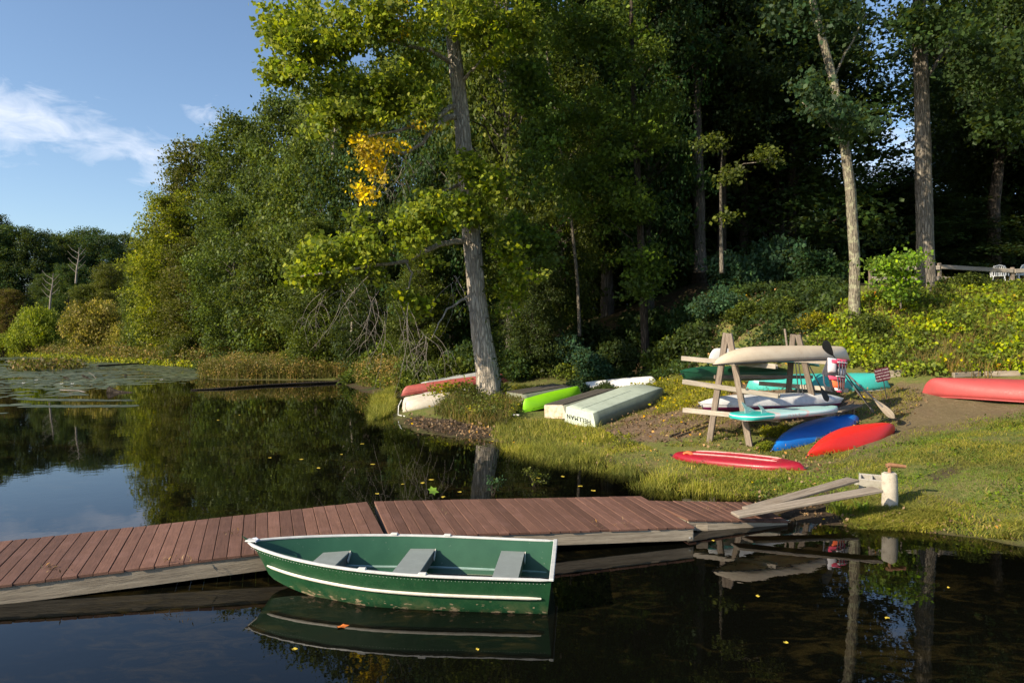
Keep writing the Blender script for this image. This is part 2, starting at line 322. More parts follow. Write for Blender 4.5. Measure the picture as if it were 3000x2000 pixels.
zz = Z.ravel(); keep = (zz[quads].min(1) < .12)
T = NT('pond_water'); co = T.coord('Object')
dp = T.n('ShaderNodeAttribute', attribute_name='depth').outputs['Fac']
rip = T.noise(T.coord('Object', (1, 1, 1)), 1.6, 3, .5); rip2 = T.noise(T.coord('Object', (1, 1, 1)), 9, 2, .5)
hh = T.n('ShaderNodeMath', {0: rip, 1: T.n('ShaderNodeMath', {0: rip2, 1: .12}, operation='MULTIPLY').outputs[0]}, operation='ADD').outputs[0]
nb = T.n('ShaderNodeBump', {'Strength': .055, 'Distance': .03, 'Height': hh}).outputs[0]
fr = T.n('ShaderNodeFresnel', {'IOR': 1.333, 'Normal': nb}).outputs[0]
gl = T.n('ShaderNodeBsdfGlossy', {'Color': (.96, .97, 1, 1), 'Roughness': 0.0, 'Normal': nb}).outputs[0]
weed = T.noise(T.coord('Object', (1, 2.2, 1)), 2.2, 8, .68, 1.4); weed2 = T.noise(co, .35, 4)
murk = T.mix(T.mapr(T.n('ShaderNodeMath', {0: weed, 1: weed2}, operation='MULTIPLY').outputs[0], .26, .38), (.0028, .003, .002), (.020, .015, .005))
df = T.n('ShaderNodeBsdfDiffuse', {'Color': murk}).outputs[0]
def ex(k): return T.n('ShaderNodeMath', {0: T.n('ShaderNodeMath', {0: dp, 1: -k}, operation='MULTIPLY').outputs[0]}, operation='EXPONENT').outputs[0]
tcol = T.n('ShaderNodeCombineColor', {0: ex(3.2), 1: ex(3.6), 2: ex(7.5)}).outputs[0]
tr = T.n('ShaderNodeBsdfTransparent', {'Color': tcol}).outputs[0]
body = T.n('ShaderNodeMixShader', {0: T.mapr(dp, .02, .8, .0, .9), 1: tr, 2: df}).outputs[0]
M['water'] = T.fin(T.n('ShaderNodeMixShader', {0: fr, 1: body, 2: gl}).outputs[0])
wo = mesh('pond_water', np.c_[X.ravel(), Y.ravel(), np.zeros(X.size)], quads[keep], M['water'], None, 180, {'depth': ('POINT', np.clip(-zz, 0, 2))})
tag(wo, kind='structure')

# ================================================================ LEAVES
def unit(a): return a/np.maximum(np.linalg.norm(a, axis=1, keepdims=True), 1e-9)
def leafmesh(C, size, rng, up=.55, wid=.62, droop=.0, nrm=None):
    n = len(C); d = unit(rng.normal(size=(n, 3))+np.array([0, 0, -droop])); nn = rng.normal(size=(n, 3))*(.75 if nrm is None else .38)+np.array([0, 0, up])
    if nrm is not None: nn = nn+nrm*.7
    s = unit(np.cross(nn, d)); l = (size*rng.uniform(.5, 1.45, n))[:, None]
    nn = unit(np.cross(d, s)); mid = C+d*l*.45+nn*l*.08
    v = np.stack([C, mid+s*l*wid*.5, C+d*l, mid-s*l*wid*.5], 1).reshape(-1, 3)
    return v, np.arange(4*n).reshape(n, 4)
def puffs(pl, rng, per, clsig, leaf, up=.5, droop=.1, shell=.5):
    """pl: list of (x,y,z,rx,ry,rz,nsprays). returns leaf centres, clump values, normals"""
    C = []; K = []; NR = []
    for (x, y, z, rx, ry, rz, ns) in pl:
        ns = int(ns)
        if ns < 1: continue
        d = unit(rng.normal(size=(ns, 3))); r = rng.random(ns)**(1/3*(1-shell)+.08)
        r *= rng.uniform(.75, 1.12, ns)
        sp = d*r[:, None]*np.array([rx, ry, rz])
        cl = rng.random(ns)*.75+rng.random()*.25
        c = (sp+np.array([x, y, z]))[:, None, :]+rng.normal(size=(ns, per, 3))*clsig*np.array([1, 1, .55])
        C.append(c.reshape(-1, 3)); K.append(np.repeat(cl, per)); NR.append(np.repeat(d+rng.normal(size=(ns, 3))*.75, per, 0))
    return np.concatenate(C), np.concatenate(K), np.concatenate(NR)
def foliage(name, pl, seed, m, parent=None, per=14, clsig=.22, leaf=.15, up=.5, droop=.1, shell=.5, wid=.62):
    rng = np.random.default_rng(seed); C, K, NR = puffs(pl, rng, per, clsig, leaf, up, droop, shell)
    v, f = leafmesh(C, leaf, rng, up, wid, droop, NR)
    return mesh(name, v, f, M[m], parent, None, {'rnd': ('FACE', np.clip(rng.random(len(C))*.7+.3*K*rng.random(len(C)), 0, 1)), 'clump': ('FACE', K)})
def limb(a, b, rng, sag=.1, n=5):
    a = np.array(a, float); b = np.array(b, float); L = np.linalg.norm(b-a); P = []
    for i in range(n+1):
        t = i/n; p = a+(b-a)*t; p = p+rng.normal(size=3)*L*.035*(0 < i < n); p[2] += math.sin(t*math.pi)*L*sag; P.append(p)
    return P
def tree_proto(name, kind, seed):
    rng = np.random.default_rng(seed); rr = random.Random(seed)
    if kind == 'edge':   Ht, Rm, nP, z0 = 20., 4.6, 105, .03
    elif kind == 'tall': Ht, Rm, nP, z0 = 22., 5.2, 64, .42
    elif kind == 'mid':  Ht, Rm, nP, z0 = 22., 4.6, 84, .14
    root = bpy.data.objects.new(name, None); COL.objects.link(root)
    tp = [(0, 0, -.8)]; lean = rng.normal(size=2)*.04
    for i in range(1, 9): z = Ht*.93*i/8; tp.append((lean[0]*z+rng.normal()*.12, lean[1]*z+rng.normal()*.12, z))
    r0 = Ht*.0165; mb = MB(); mb.add(*tube(tp, [r0*(1.35 if i == 0 else 1)*(1-.88*(i/8)**1.1) for i in range(9)], 10, True, .12, rr))
    pl = []
    for k in range(nP):
        t = (k+.5)/nP; z = Ht*(z0+(1-z0)*t**(.9))*.97
        tz = (z/Ht-z0)/(1-z0); env = Rm*(1.05-abs(tz-.38)**1.5*1.35)*(1 if tz > .1 else .8) if kind == 'edge' else Rm*math.sqrt(max(.05, 1-(tz*1.9-.85)**2*.85))
        a = k*2.399+rng.normal()*.4; q = env*rng.uniform(.35, .98)
        c = np.array([math.cos(a)*q, math.sin(a)*q, z])
        r = rng.uniform(.75, 1.5)*Rm*.2*(1.15-.4*tz)+.25
        pl.append((c[0], c[1], c[2], r*1.3, r*1.3, r*.72, 10*(r/1.0)**2+4))
        zt = max(Ht*.12, z-q*.55); j = min(7, int(zt/(Ht*.93)*8)); base = np.array(tp[j])+(np.array(tp[j+1])-np.array(tp[j]))*((zt-tp[j][2])/max(.01, tp[j+1][2]-tp[j][2]))
        mb.add(*tube(limb(base, c, rng, .05, 4), [r0*.3*(1-.8*i/4)*(1.2-.8*z/Ht) for i in range(5)], 5))
    tr_ = mb.out('trunk', M['bark_far'], root, 180)
    cr = foliage('crown', pl, seed+5, 'leaf_green', root, 20, .36, .26)
    return root
def copy_tree(o, parent=None):
    c = o.copy(); COL.objects.link(c); c.parent = parent
    for ch in o.children: copy_tree(ch, c)
    return c
PROTO = {}
for kind, n in (('edge', 3), ('tall', 3), ('mid', 2)):
    PROTO[kind] = [tree_proto('proto', kind, 100*n+i*7+len(kind)) for i in range(n)]
PH = {'edge': 20., 'tall': 22., 'mid': 22.}; PR = {'edge': 4.6, 'tall': 5.2, 'mid': 4.6}
def setmat(o, m):
    o.material_slots[0].link = 'OBJECT'; o.material_slots[0].material = M[m]
rng0 = random.Random(4)
def put_tree(kind, x, y, top, rad, leafm, name, label, group=None, barkm=None, sink=0.0):
    p = PROTO[kind][rng0.randrange(len(PROTO[kind]))]; c = copy_tree(p); c.name = name
    z = hz(x, y)-sink; s = (top-z)/PH[kind]
    c.location = (x, y, z); c.rotation_euler = (0, 0, rng0.uniform(0, 6.28)); c.scale = (rad/PR[kind],)*2+(s,)
    for ch in c.children:
        setmat(ch, leafm if ch.name.startswith('crown') else (barkm or 'bark_far'))
    return tag(c, label, 'tree', group)
def tpx(px, D, pytop, wpx, kind, leafm, name, label, group=None, barkm=None):
    return put_tree(kind, (px-1500)*D/F, D, CAMZ+(HY-pytop)*D/F, wpx*D/F, leafm, name, label, group, barkm)

# left forest edge, from the marsh to the big cottonwood
GL = 'trees along the left shore'
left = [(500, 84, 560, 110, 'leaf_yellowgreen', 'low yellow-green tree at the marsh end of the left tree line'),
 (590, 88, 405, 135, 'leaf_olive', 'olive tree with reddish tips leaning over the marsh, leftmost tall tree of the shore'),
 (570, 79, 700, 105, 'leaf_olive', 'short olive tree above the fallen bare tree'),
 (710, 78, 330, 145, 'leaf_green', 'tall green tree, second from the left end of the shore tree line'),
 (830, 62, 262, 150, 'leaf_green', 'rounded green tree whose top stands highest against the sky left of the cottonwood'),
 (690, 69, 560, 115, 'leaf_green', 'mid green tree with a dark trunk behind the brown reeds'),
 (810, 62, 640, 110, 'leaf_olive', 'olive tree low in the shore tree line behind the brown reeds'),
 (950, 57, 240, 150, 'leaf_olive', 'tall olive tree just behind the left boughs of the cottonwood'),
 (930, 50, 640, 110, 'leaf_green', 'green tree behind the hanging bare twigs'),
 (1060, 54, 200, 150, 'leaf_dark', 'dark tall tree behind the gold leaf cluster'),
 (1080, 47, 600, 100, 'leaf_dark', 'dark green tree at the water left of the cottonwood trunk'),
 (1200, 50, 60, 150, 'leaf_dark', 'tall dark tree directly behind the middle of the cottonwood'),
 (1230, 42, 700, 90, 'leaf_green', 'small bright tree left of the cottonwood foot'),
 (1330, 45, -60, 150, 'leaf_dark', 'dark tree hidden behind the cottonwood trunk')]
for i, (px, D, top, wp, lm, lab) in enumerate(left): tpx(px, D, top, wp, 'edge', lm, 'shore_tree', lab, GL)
# middle: leafy trees right of the cottonwood
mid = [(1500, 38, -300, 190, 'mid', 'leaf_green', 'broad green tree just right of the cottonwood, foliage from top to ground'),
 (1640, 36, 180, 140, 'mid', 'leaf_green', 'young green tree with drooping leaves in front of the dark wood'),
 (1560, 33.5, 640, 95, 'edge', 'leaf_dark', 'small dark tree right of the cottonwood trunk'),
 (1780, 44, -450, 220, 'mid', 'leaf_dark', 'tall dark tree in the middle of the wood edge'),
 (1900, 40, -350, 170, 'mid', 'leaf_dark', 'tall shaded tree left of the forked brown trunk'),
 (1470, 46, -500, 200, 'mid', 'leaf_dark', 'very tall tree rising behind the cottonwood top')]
for px, D, top, wp, k, lm, lab in mid: tpx(px, D, top, wp, k, lm, 'woodland_tree', lab, 'trees at the wood edge')
# deep wood on the right: trunks in shade with high crowns
rw = random.Random(11)
deep = []
for i in range(46):
    px = 1380+i*44+rw.uniform(-50, 50); D = rw.uniform(46, 78)
    if 2400 < px < 2800 and D < 60 and i % 2: continue
    deep.append((px, D))
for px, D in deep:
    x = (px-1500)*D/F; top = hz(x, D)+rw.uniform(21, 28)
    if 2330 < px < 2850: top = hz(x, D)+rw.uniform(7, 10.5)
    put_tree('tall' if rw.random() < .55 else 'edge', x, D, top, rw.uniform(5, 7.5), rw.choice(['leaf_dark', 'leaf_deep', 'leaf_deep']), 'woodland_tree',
             'dark shaded tree standing deep in the wood behind the boat rack and hillside', 'shaded trees deep in the wood', 'bark_shaded')
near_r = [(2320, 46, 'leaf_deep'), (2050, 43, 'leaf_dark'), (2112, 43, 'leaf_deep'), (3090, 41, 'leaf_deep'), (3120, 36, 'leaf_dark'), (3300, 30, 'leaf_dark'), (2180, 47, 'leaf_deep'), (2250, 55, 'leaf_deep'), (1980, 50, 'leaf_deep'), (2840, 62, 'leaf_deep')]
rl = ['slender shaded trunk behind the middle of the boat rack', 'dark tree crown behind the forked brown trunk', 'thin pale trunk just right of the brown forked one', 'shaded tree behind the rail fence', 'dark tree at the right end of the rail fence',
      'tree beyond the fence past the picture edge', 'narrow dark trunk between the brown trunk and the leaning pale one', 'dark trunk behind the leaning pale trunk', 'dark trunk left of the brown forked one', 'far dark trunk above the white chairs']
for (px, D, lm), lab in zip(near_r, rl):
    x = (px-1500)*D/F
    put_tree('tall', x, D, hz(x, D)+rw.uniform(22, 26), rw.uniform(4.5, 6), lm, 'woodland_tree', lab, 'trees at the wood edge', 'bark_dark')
# far shore, left
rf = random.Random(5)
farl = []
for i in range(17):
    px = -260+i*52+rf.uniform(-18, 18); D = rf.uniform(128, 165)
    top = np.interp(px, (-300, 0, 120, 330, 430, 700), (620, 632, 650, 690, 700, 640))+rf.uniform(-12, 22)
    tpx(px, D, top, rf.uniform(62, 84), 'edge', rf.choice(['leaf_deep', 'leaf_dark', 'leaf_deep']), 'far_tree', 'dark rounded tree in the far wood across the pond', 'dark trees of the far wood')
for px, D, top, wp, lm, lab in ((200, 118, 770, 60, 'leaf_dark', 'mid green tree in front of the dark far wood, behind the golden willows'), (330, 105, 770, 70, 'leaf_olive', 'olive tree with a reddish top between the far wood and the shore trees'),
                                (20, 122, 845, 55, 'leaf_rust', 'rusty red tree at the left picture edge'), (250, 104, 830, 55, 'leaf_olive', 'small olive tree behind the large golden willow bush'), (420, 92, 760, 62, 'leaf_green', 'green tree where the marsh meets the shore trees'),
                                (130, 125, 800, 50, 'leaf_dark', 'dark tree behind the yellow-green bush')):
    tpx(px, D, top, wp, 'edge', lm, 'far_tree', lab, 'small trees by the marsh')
for k in PROTO:
    for p in PROTO[k]:
        for ch in list(p.children): bpy.data.objects.remove(ch)
        bpy.data.objects.remove(p)
# ================================================================ DOCK
M['deck'] = wood('deck_board', (.18, .092, .064), (.115, .058, .042), 0, .75, 1.6, bstr=.25, moss=(.23, .125, .10), var=(.72, 1.22))
M['beam'] = wood('weathered_beam', (.40, .34, .26), (.22, .18, .135), 0, .9, 1.0, bstr=.6)
M['board'] = wood('grey_board', (.34, .29, .235), (.16, .13, .10), 0, .9, 1.0, moss=(.16, .11, .06), bstr=.8)
M['rackwood'] = wood('rack_timber', (.28, .23, .185), (.13, .10, .08), 0, .9, 1.0, bstr=.6)
M['rail'] = wood('rail_timber', (.45, .40, .34), (.25, .215, .17), 0, .9, 1.0, bstr=.6)
M['steel'] = paint('galvanised_steel', (.42, .43, .42), (.3, .31, .31), .45, 12, .15)
M['black'] = paint('black_plastic', (.016, .016, .018), (.03, .03, .032), .45, 8, .05)
M['rust'] = paint('rusty_pipe', (.32, .16, .08), (.2, .09, .045), .8, 14, .1)
rd = random.Random(3)
def lerp(a, b, t): return Vector(a)+(Vector(b)-Vector(a))*t
def deck(name, label, n0, n1, f0, f1, n, beams=True, slope_end=None, bh=.2):
    n0, n1, f0, f1 = map(Vector, (n0, n1, f0, f1)); base = (n0+f1)/2; t = thing(name, label, 'dock', base, 'sections of the dock')
    for i in range(n):
        a = i/n; b = (i+1)/n; g = .0035/((n1-n0).length); e = rd.uniform(0, .018)
        q = [lerp(n0, n1, a+g), lerp(n0, n1, b-g), lerp(f0, f1, b-g), lerp(f0, f1, a+g)]
        c = sum(q, Vector())/4; ax = ((q[2]+q[3])-(q[0]+q[1])).normalized(); L = ((q[2]+q[3])/2-(q[0]+q[1])/2).length
        q[0] -= ax*e; q[1] -= ax*e
        dz = rd.uniform(-.003, .003)
        xx = (q[1]-q[0]).normalized(); up = Vector((0, 0, 1)); up = (f0-n0).cross(n0-n1).normalized(); up = up if up.z > 0 else -up
        Mt = frame(c-ax*L/2, c+ax*L/2, up); iv = Mt.inverted(); ql = [iv@p for p in q]
        cen = sum(ql, Vector())/4; ins = lambda p, s: Vector((p.x-math.copysign(s, p.x-cen.x), p.y-math.copysign(s, p.y-cen.y), 0))
        v = [ins(p, .005)+Vector((0, 0, dz)) for p in ql]+[p+Vector((0, 0, -.005+dz)) for p in ql]+[p+Vector((0, 0, -.032)) for p in ql]
        f = [(0, 1, 2, 3)]+[(j, j+4, (j+1) % 4+4, (j+1) % 4) for j in range(4)]+[(j+4, j+8, (j+1) % 4+8, (j+1) % 4+4) for j in range(4)]+[(11, 10, 9, 8)]
        o = mesh('plank', v, f, M['deck'], t); wld(o, Mt)
        bm = bmesh.new(); bm.from_mesh(o.data); bmesh.ops.recalc_face_normals(bm, faces=bm.faces); bm.to_mesh(o.data); bm.free()
    if beams:
        ax = (n1-n0).normalized(); inn = (f0-n0).normalized()
        for s, (p, q) in ((1, (n0, n1)), (-1, (f0, f1))):
            d = inn*s*.028-Vector((0, 0, .037+bh/2)); bar('beam', p+d+ax*.01, q+d-ax*.01, .045, bh, M['beam'], t)
        for k in (0, 1):
            p, q = (n0, f0) if k == 0 else (n1, f1); s = 1 if k == 0 else -1
            d = ax*s*.04-Vector((0, 0, .037+bh/2)); bar('beam', p+d+inn*.09, q+d-inn*.09, .045, bh-.01, M['beam'], t)
    return t
dn = (Vector(W(0, 1712, .22)), Vector(W(1131, 1571, .40))); dfv = (Vector(W(131, 1571, .22)), Vector(W(1076, 1468, .40)))
e0 = dn[0]+(dn[0]-dn[1])*.42; e1 = dfv[0]+(dfv[0]-dfv[1])*.42
deck('dock_section', 'long reddish brown dock section on the left, its far end sinking to the water', e0, dn[1], e1, dfv[1], 38, bh=.2)
q0, q1, p0, p1 = Vector(W(1142, 1570, .40)), Vector(W(2034, 1541, .25)), Vector(W(1096, 1467, .40)), Vector(W(1879, 1452, .25))
d2 = deck('dock_section', 'middle dock section of brown planks behind the stern of the green rowboat', q0, q1, p0, p1, 30, bh=.17)
for dx in (-.17, -.07):
    b = q1+Vector((dx, .012, -.16)); v, f = tube([b, b+Vector((0, -.03, 0))], .014, 8); wld(mesh('bolt', v, f, M['steel'], d2), Matrix.Identity(4))
bar('bracket', q1+Vector((-.26, .027, -.15)), q1+Vector((-.0, .02, -.15)), .012, .12, M['beam'], d2)
d3 = deck('dock_section', 'short dark dock section sloping down into the muddy bank under the grey boards', W(2015, 1520, .2), W(2310, 1525, .06), W(1893, 1465, .2), W(2200, 1470, .12), 12, bh=.14)
bar('hinge_plate', Vector(W(2040, 1545, .13)), Vector(W(2075, 1545, .13)), .01, .1, M['beam'], d3)
# boards, block and post on the bank
def plank(name, label, A, B, wd, th, m, cat='board', roll=0):
    t = bar(name, A, B, wd, th, m, None, (0, 0, 1), roll, .008); return tag(t, label, cat)
A = Vector(W(2152, 1508, .24)); B = Vector(W(2572, 1433, .56))
tag(plank('board', 'long grey board, front one of two leading from dock to cinder block', A, B, .27, .045, M['board']), group='weathered boards on the ramp')
A = Vector(W(2190, 1492, .24)); B = Vector(W(2500, 1404, .50))
tag(plank('board', 'shorter brown-stained board lying behind the long grey one on the dock end', A, B, .25, .045, M['board']), group='weathered boards on the ramp')
M['concrete'] = paint('old_concrete', (.50, .45, .37), (.36, .32, .26), .95, 6, .35, (.15, .12, .08), .5)
M['block'] = paint('block_concrete', (.42, .39, .34), (.3, .28, .24), .95, 9, .2, bump=.5)
cb = thing('cinder_block', 'grey cinder block with open cells under the upper end of the boards', 'block', W(2552, 1412, .45))
bl, bwid, bh_ = .40, .26, .2
Mb = Matrix.Translation(Vector(W(2553, 1412, .40)))@Matrix.Rotation(R(-28), 4, 'Z')@Matrix.Rotation(R(14), 4, 'X')
for (cx, cy_, lx, ly) in ((0, bwid/2-.02, bl, .04), (0, -bwid/2+.02, bl, .04), (-bl/2+.02, 0, .04, bwid-.082), (bl/2-.02, 0, .04, bwid-.082), (0, 0, .04, bwid-.082)):
    v, f = boxvf(lx, ly, bh_, .004); wld(mesh('web', v, f, M['block'], cb), Mb@Matrix.Translation((cx, cy_, 0)))
v, f = boxvf(.5, .3, .3, .02); o = mesh('support_block', v, f, M['block']); o.matrix_basis = Matrix.Translation(Vector(W(2545, 1435, .18)))@Matrix.Rotation(R(-20), 4, 'Z'); tag(o, 'dark concrete block in shadow below the boards beside the post', 'block')
pb = Vector(W(2606, 1480, .19)); pb.z = .05; ph = .19+.545
v = []; f = []; rr = random.Random(2); nS = 20; lev = [0, .12, .3, .45, .6, .68]
for i, z in enumerate(lev):
    for k in range(nS): a = 6.2832*k/nS; r = .121*(1+.05*math.sin(3*a+z*9)+.03*rr.uniform(-1, 1))*(.93 if i == len(lev)-1 else 1); v.append((math.cos(a)*r, math.sin(a)*r, z*1.0+(rr.uniform(-.012, .012) if i == 5 else 0)))
for i in range(5):
    for k in range(nS): f.append((i*nS+k, i*nS+(k+1) % nS, (i+1)*nS+(k+1) % nS, (i+1)*nS+k))
v.append((0, 0, .69)); f += [(5*nS+k, 5*nS+(k+1) % nS, len(v)-1) for k in range(nS)]
po = thing('concrete_post', 'round pale concrete post with a rusty bent pipe on top at the water edge', 'post', pb)
mesh('post', v, f, M['concrete'], po, 40)
v, f = tube([(0, 0, .66), (0, 0, .80)], .028, 10); mesh('pipe', v, f, M['rust'], po, 40)
v, f = tube([(-.05, 0, .80), (.0, .0, .815), (.25, -.03, .79)], [.036, .038, .028], 10); mesh('pipe', v, f, M['rust'], po, 40)

# ================================================================ GREEN ROWBOAT
rb = thing('rowboat', 'green aluminium rowboat with white gunwale and three grey seats floating beside the dock', 'boat', (-1.4, 8.1, 0))
bow = Vector((-3.2, 8.29, 0)); stn = Vector((.485, 7.94, 0)); LB = (bow-stn).length
ex_ = (bow-stn).normalized(); ey = Vector((0, 0, 1)).cross(ex_); MBt = Matrix((ex_, ey, Vector((0, 0, 1)))).transposed().to_4x4(); MBt.translation = stn
def rb_sec(s):
    hb = .695*(1+.05*math.sin(s*3.0))*(1-max(0, (s-.28)/.72)**2.35)**.80 if s < 1 else 0.0
    hb = max(hb, .012)
    hs = .41+.02*s+.075*s**3
    k = max(0, (s-.55)/.45); zk = -.10+.03*s+.235*k**2.2+(.21*max(0, (s-.93)/.07)**1.5)
    zc = zk+.10+.05*k; bc = hb*(.80-.28*k)
    xr = s*LB-(.10*max(0, (s-.8)/.2)**2)
    return hb, hs, zk, zc, bc
def rb_ring(s, off=0.0):
    hb, hs, zk, zc, bc = rb_sec(s); x0 = s*LB
    rake = lambda z: -(.16*max(0, (s-.75)/.25)**2)*(1-(z-zk)/(max(.05, hs-zk)))
    prof = [(0, zk), (bc*.55, zk+.012), (bc*.9, zk+.035), (bc, zc-.02), (bc+(hb-bc)*.22, zc+.05), (bc+(hb-bc)*.5, zc+(hs-zc)*.42), (bc+(hb-bc)*.80, zc+(hs-zc)*.75), (hb, hs)]
    tr_ = -.05 if s < .001 else 0
    pts = [(x0+rake(z)+(.06*(1-(z+.1)/.52) if s < .02 else 0), -(max(y-off, .004)), z+off*.5) for y, z in prof[::-1]]+[(x0+rake(z)+(.06*(1-(z+.1)/.52) if s < .02 else 0), max(y-off, .004) if y > 0 else .004, z+off*.5) for y, z in prof[1:]]
    return pts
SS = [0, .02]+[i/36 for i in range(1, 36)]+[.985, 1.0]; SS = sorted(set(SS))
def rb_shell(off, rev):
    v = []; f = []; n = 15
    for s in SS: v += rb_ring(s, off)
    for i in range(len(SS)-1):
        for k in range(n-1):
            q = (i*n+k, i*n+k+1, (i+1)*n+k+1, (i+1)*n+k); f.append(q[::-1] if rev else q)
    f.append(tuple(range(n)) if rev else tuple(range(n-1, -1, -1)))
    return v, f
T = NT('green_hull_paint'); co = T.coord('Object'); sx = T.n('ShaderNodeSeparateXYZ', {0: co}); n1 = T.noise(co, 4.5, 6, .65); n2 = T.noise(co, 22, 6, .7); n3 = T.noise(T.coord('Object', (1, 1, 3)), 9, 5, .6)
base = T.mix(T.mapr(n1, .35, .7), (.012, .058, .024), (.018, .078, .031)); base = T.mix(T.mapr(n2, .6, .75, 0, .35), base, (.09, .12, .06))
low = T.mapr(sx.outputs[2], .03, .17, 1, 0)
pe = T.mapr(T.n('ShaderNodeMath', {0: T.n('ShaderNodeMath', {0: n3, 1: T.n('ShaderNodeMath', {0: n2, 1: .25}, operation='MULTIPLY').outputs[0]}, operation='ADD').outputs[0], 1: T.n('ShaderNodeMath', {0: low, 1: .17}, operation='MULTIPLY').outputs[0]}, operation='ADD').outputs[0], .86, .875)
pe = T.n('ShaderNodeMath', {0: pe, 1: T.mapr(low, .1, .3)}, operation='MULTIPLY').outputs[0]
base = T.mix(T.n('ShaderNodeMath', {0: T.mapr(n1, .45, .6), 1: low}, operation='MULTIPLY').outputs[0], base, (.075, .10, .045))
base = T.mix(pe, base, (.30, .235, .15))
bare = T.mapr(T.n('ShaderNodeMath', {0: T.n('ShaderNodeMath', {0: sx.outputs[0], 1: 2.55}, operation='SUBTRACT').outputs[0], 1: T.n('ShaderNodeMath', {0: sx.outputs[2], 1: 2.6}, operation='MULTIPLY').outputs[0]}, operation='SUBTRACT').outputs[0], .13, .17)
base = T.mix(T.mapr(bare, 0, 1, 0, .0), base, (.25, .22, .16))
M['hull_green'] = T.fin(T.bsdf(base, T.mapr(n2, .3, .7, .28, .5), n2, .06, .004, .5))
T = NT('green_inside_paint'); co = T.coord('Object'); sx = T.n('ShaderNodeSeparateXYZ', {0: co}); n1 = T.noise(co, 4, 6, .65); n2 = T.noise(co, 26, 5, .7)
base = T.mix(T.mapr(n1, .35, .7), (.015, .074, .037), (.022, .092, .047)); base = T.mix(T.mapr(n2, .68, .72, 0, .8), base, (.4, .42, .35))
base = T.mix(T.mapr(sx.outputs[2], -.02, .012, 1, 0), base, T.mix(T.mapr(n2, .4, .6), (.5, .46, .36), (.3, .27, .2)))
M['inside_green'] = T.fin(T.bsdf(base, .42, n2, .05, .004, .5))
v, f = rb_shell(0, False); h = mesh('hull', v, f, M['hull_green'], rb, 42); wld(h, MBt)
v, f = rb_shell(.014, True); h = mesh('inner_hull', v, f, M['inside_green'], rb, 42); wld(h, MBt)
M['alu'] = paint('worn_white_trim', (.60, .60, .58), (.48, .49, .49), .38, 9, .12, (.2, .18, .14))
M['trimw'] = paint('white_trim', (.68, .65, .57), (.56, .53, .46), .4, 11, .18, (.25, .2, .14))
def strip(fn, name, m, rad, segs, n=8, flat=1.0):
    for side in (-1, 1):
        pts = [fn(s, side) for s in segs]; vv = []; ff = []
        for i, p in enumerate(pts):
            p = Vector(p); tg = (Vector(pts[min(i+1, len(pts)-1)])-Vector(pts[max(i-1, 0)])).normalized(); sd = tg.cross(Vector((0, 0, 1))).normalized(); up = sd.cross(tg)
            e = rad*(1 if 0 < i < len(pts)-1 else .55)
            for k in range(n): a = 6.2832*k/n+math.pi/n; vv.append(p+sd*math.cos(a)*e*flat+up*math.sin(a)*e)
        for i in range(len(pts)-1):
            for k in range(n): ff.append((i*n+k, i*n+(k+1) % n, (i+1)*n+(k+1) % n, (i+1)*n+k))
        ff += [tuple(range(n-1, -1, -1)), tuple((len(pts)-1)*n+k for k in range(n))]
        wld(mesh(name, vv, ff, m, rb, 50), MBt)
strip(lambda s, sd: (s*LB, sd*(rb_sec(s)[0]+.004), rb_sec(s)[1]+.004), 'gunwale', M['alu'], .016, [.004]+[i/30 for i in range(1, 30)]+[.996], 8, 1.7)
def strake(s, sd):
    hb, hs, zk, zc, bc = rb_sec(s); z = .195+.02*s+.09*s**3; z = max(z, zc+.02); t = (z-zc)/(hs-zc)
    return (s*LB-.16*max(0, (s-.75)/.25)**2*(1-(z-zk)/max(.05, hs-zk)), sd*(bc+(hb-bc)*(.22+t*.78 if t > .1 else t)+.010), z)
strip(strake, 'rub_strake', M['trimw'], .017, [.03]+[i/30 for i in range(2, 28)]+[.925], 8, .8)
def irib(s, sd):
    hb, hs, zk, zc, bc = rb_sec(s); return (s*LB, sd*(bc+(hb-bc)*.22-.012), zc+.055)
M['rib_sheen'] = paint('rib_sheen_paint', (.30, .42, .40), (.2, .34, .3), .35, 9, .1)  # inner ledge of the strake; its pale colour is painted-in sheen
strip(irib, 'side_rib_sheen', M['rib_sheen'], .016, [.03]+[i/30 for i in range(2, 24)], 6, .7)
hb0, hs0 = rb_sec(0)[:2]
wld(bar('transom_cap', (-.004, -hb0-.02, hs0+.008), (-.004, hb0+.02, hs0+.008), .05, .03, M['alu'], None), Matrix.Identity(4))
tcap = bpy.context.scene.collection.objects[-1]; tcap.parent = rb; wld(tcap, MBt@frame((.0, -hb0-.02, hs0+.01), (.0, hb0+.02, hs0+.01)))
v, f = tube([Vector((LB-.0-.16*(1-t)**1.0-.0, 0, rb_sec(1)[2]+(rb_sec(1)[1]-rb_sec(1)[2])*t)) for t in (0, .3, .6, 1.0)], .014, 8); wld(mesh('stem_band', v, f, M['alu'], rb, 50), MBt)
v, f = boxvf(.15, .10, .022, .008); o = mesh('bow_plate', v, f, M['alu'], rb); wld(o, MBt@Matrix.Translation((LB-.05, 0, rb_sec(1)[1]+.022)))
M['seat'] = paint('grey_seat_paint', (.25, .28, .275), (.19, .215, .21), .5, 7, .12, (.5, .5, .47))
M['seatside'] = paint('seat_side', (.17, .16, .135), (.11, .1, .085), .6, 9, .2)
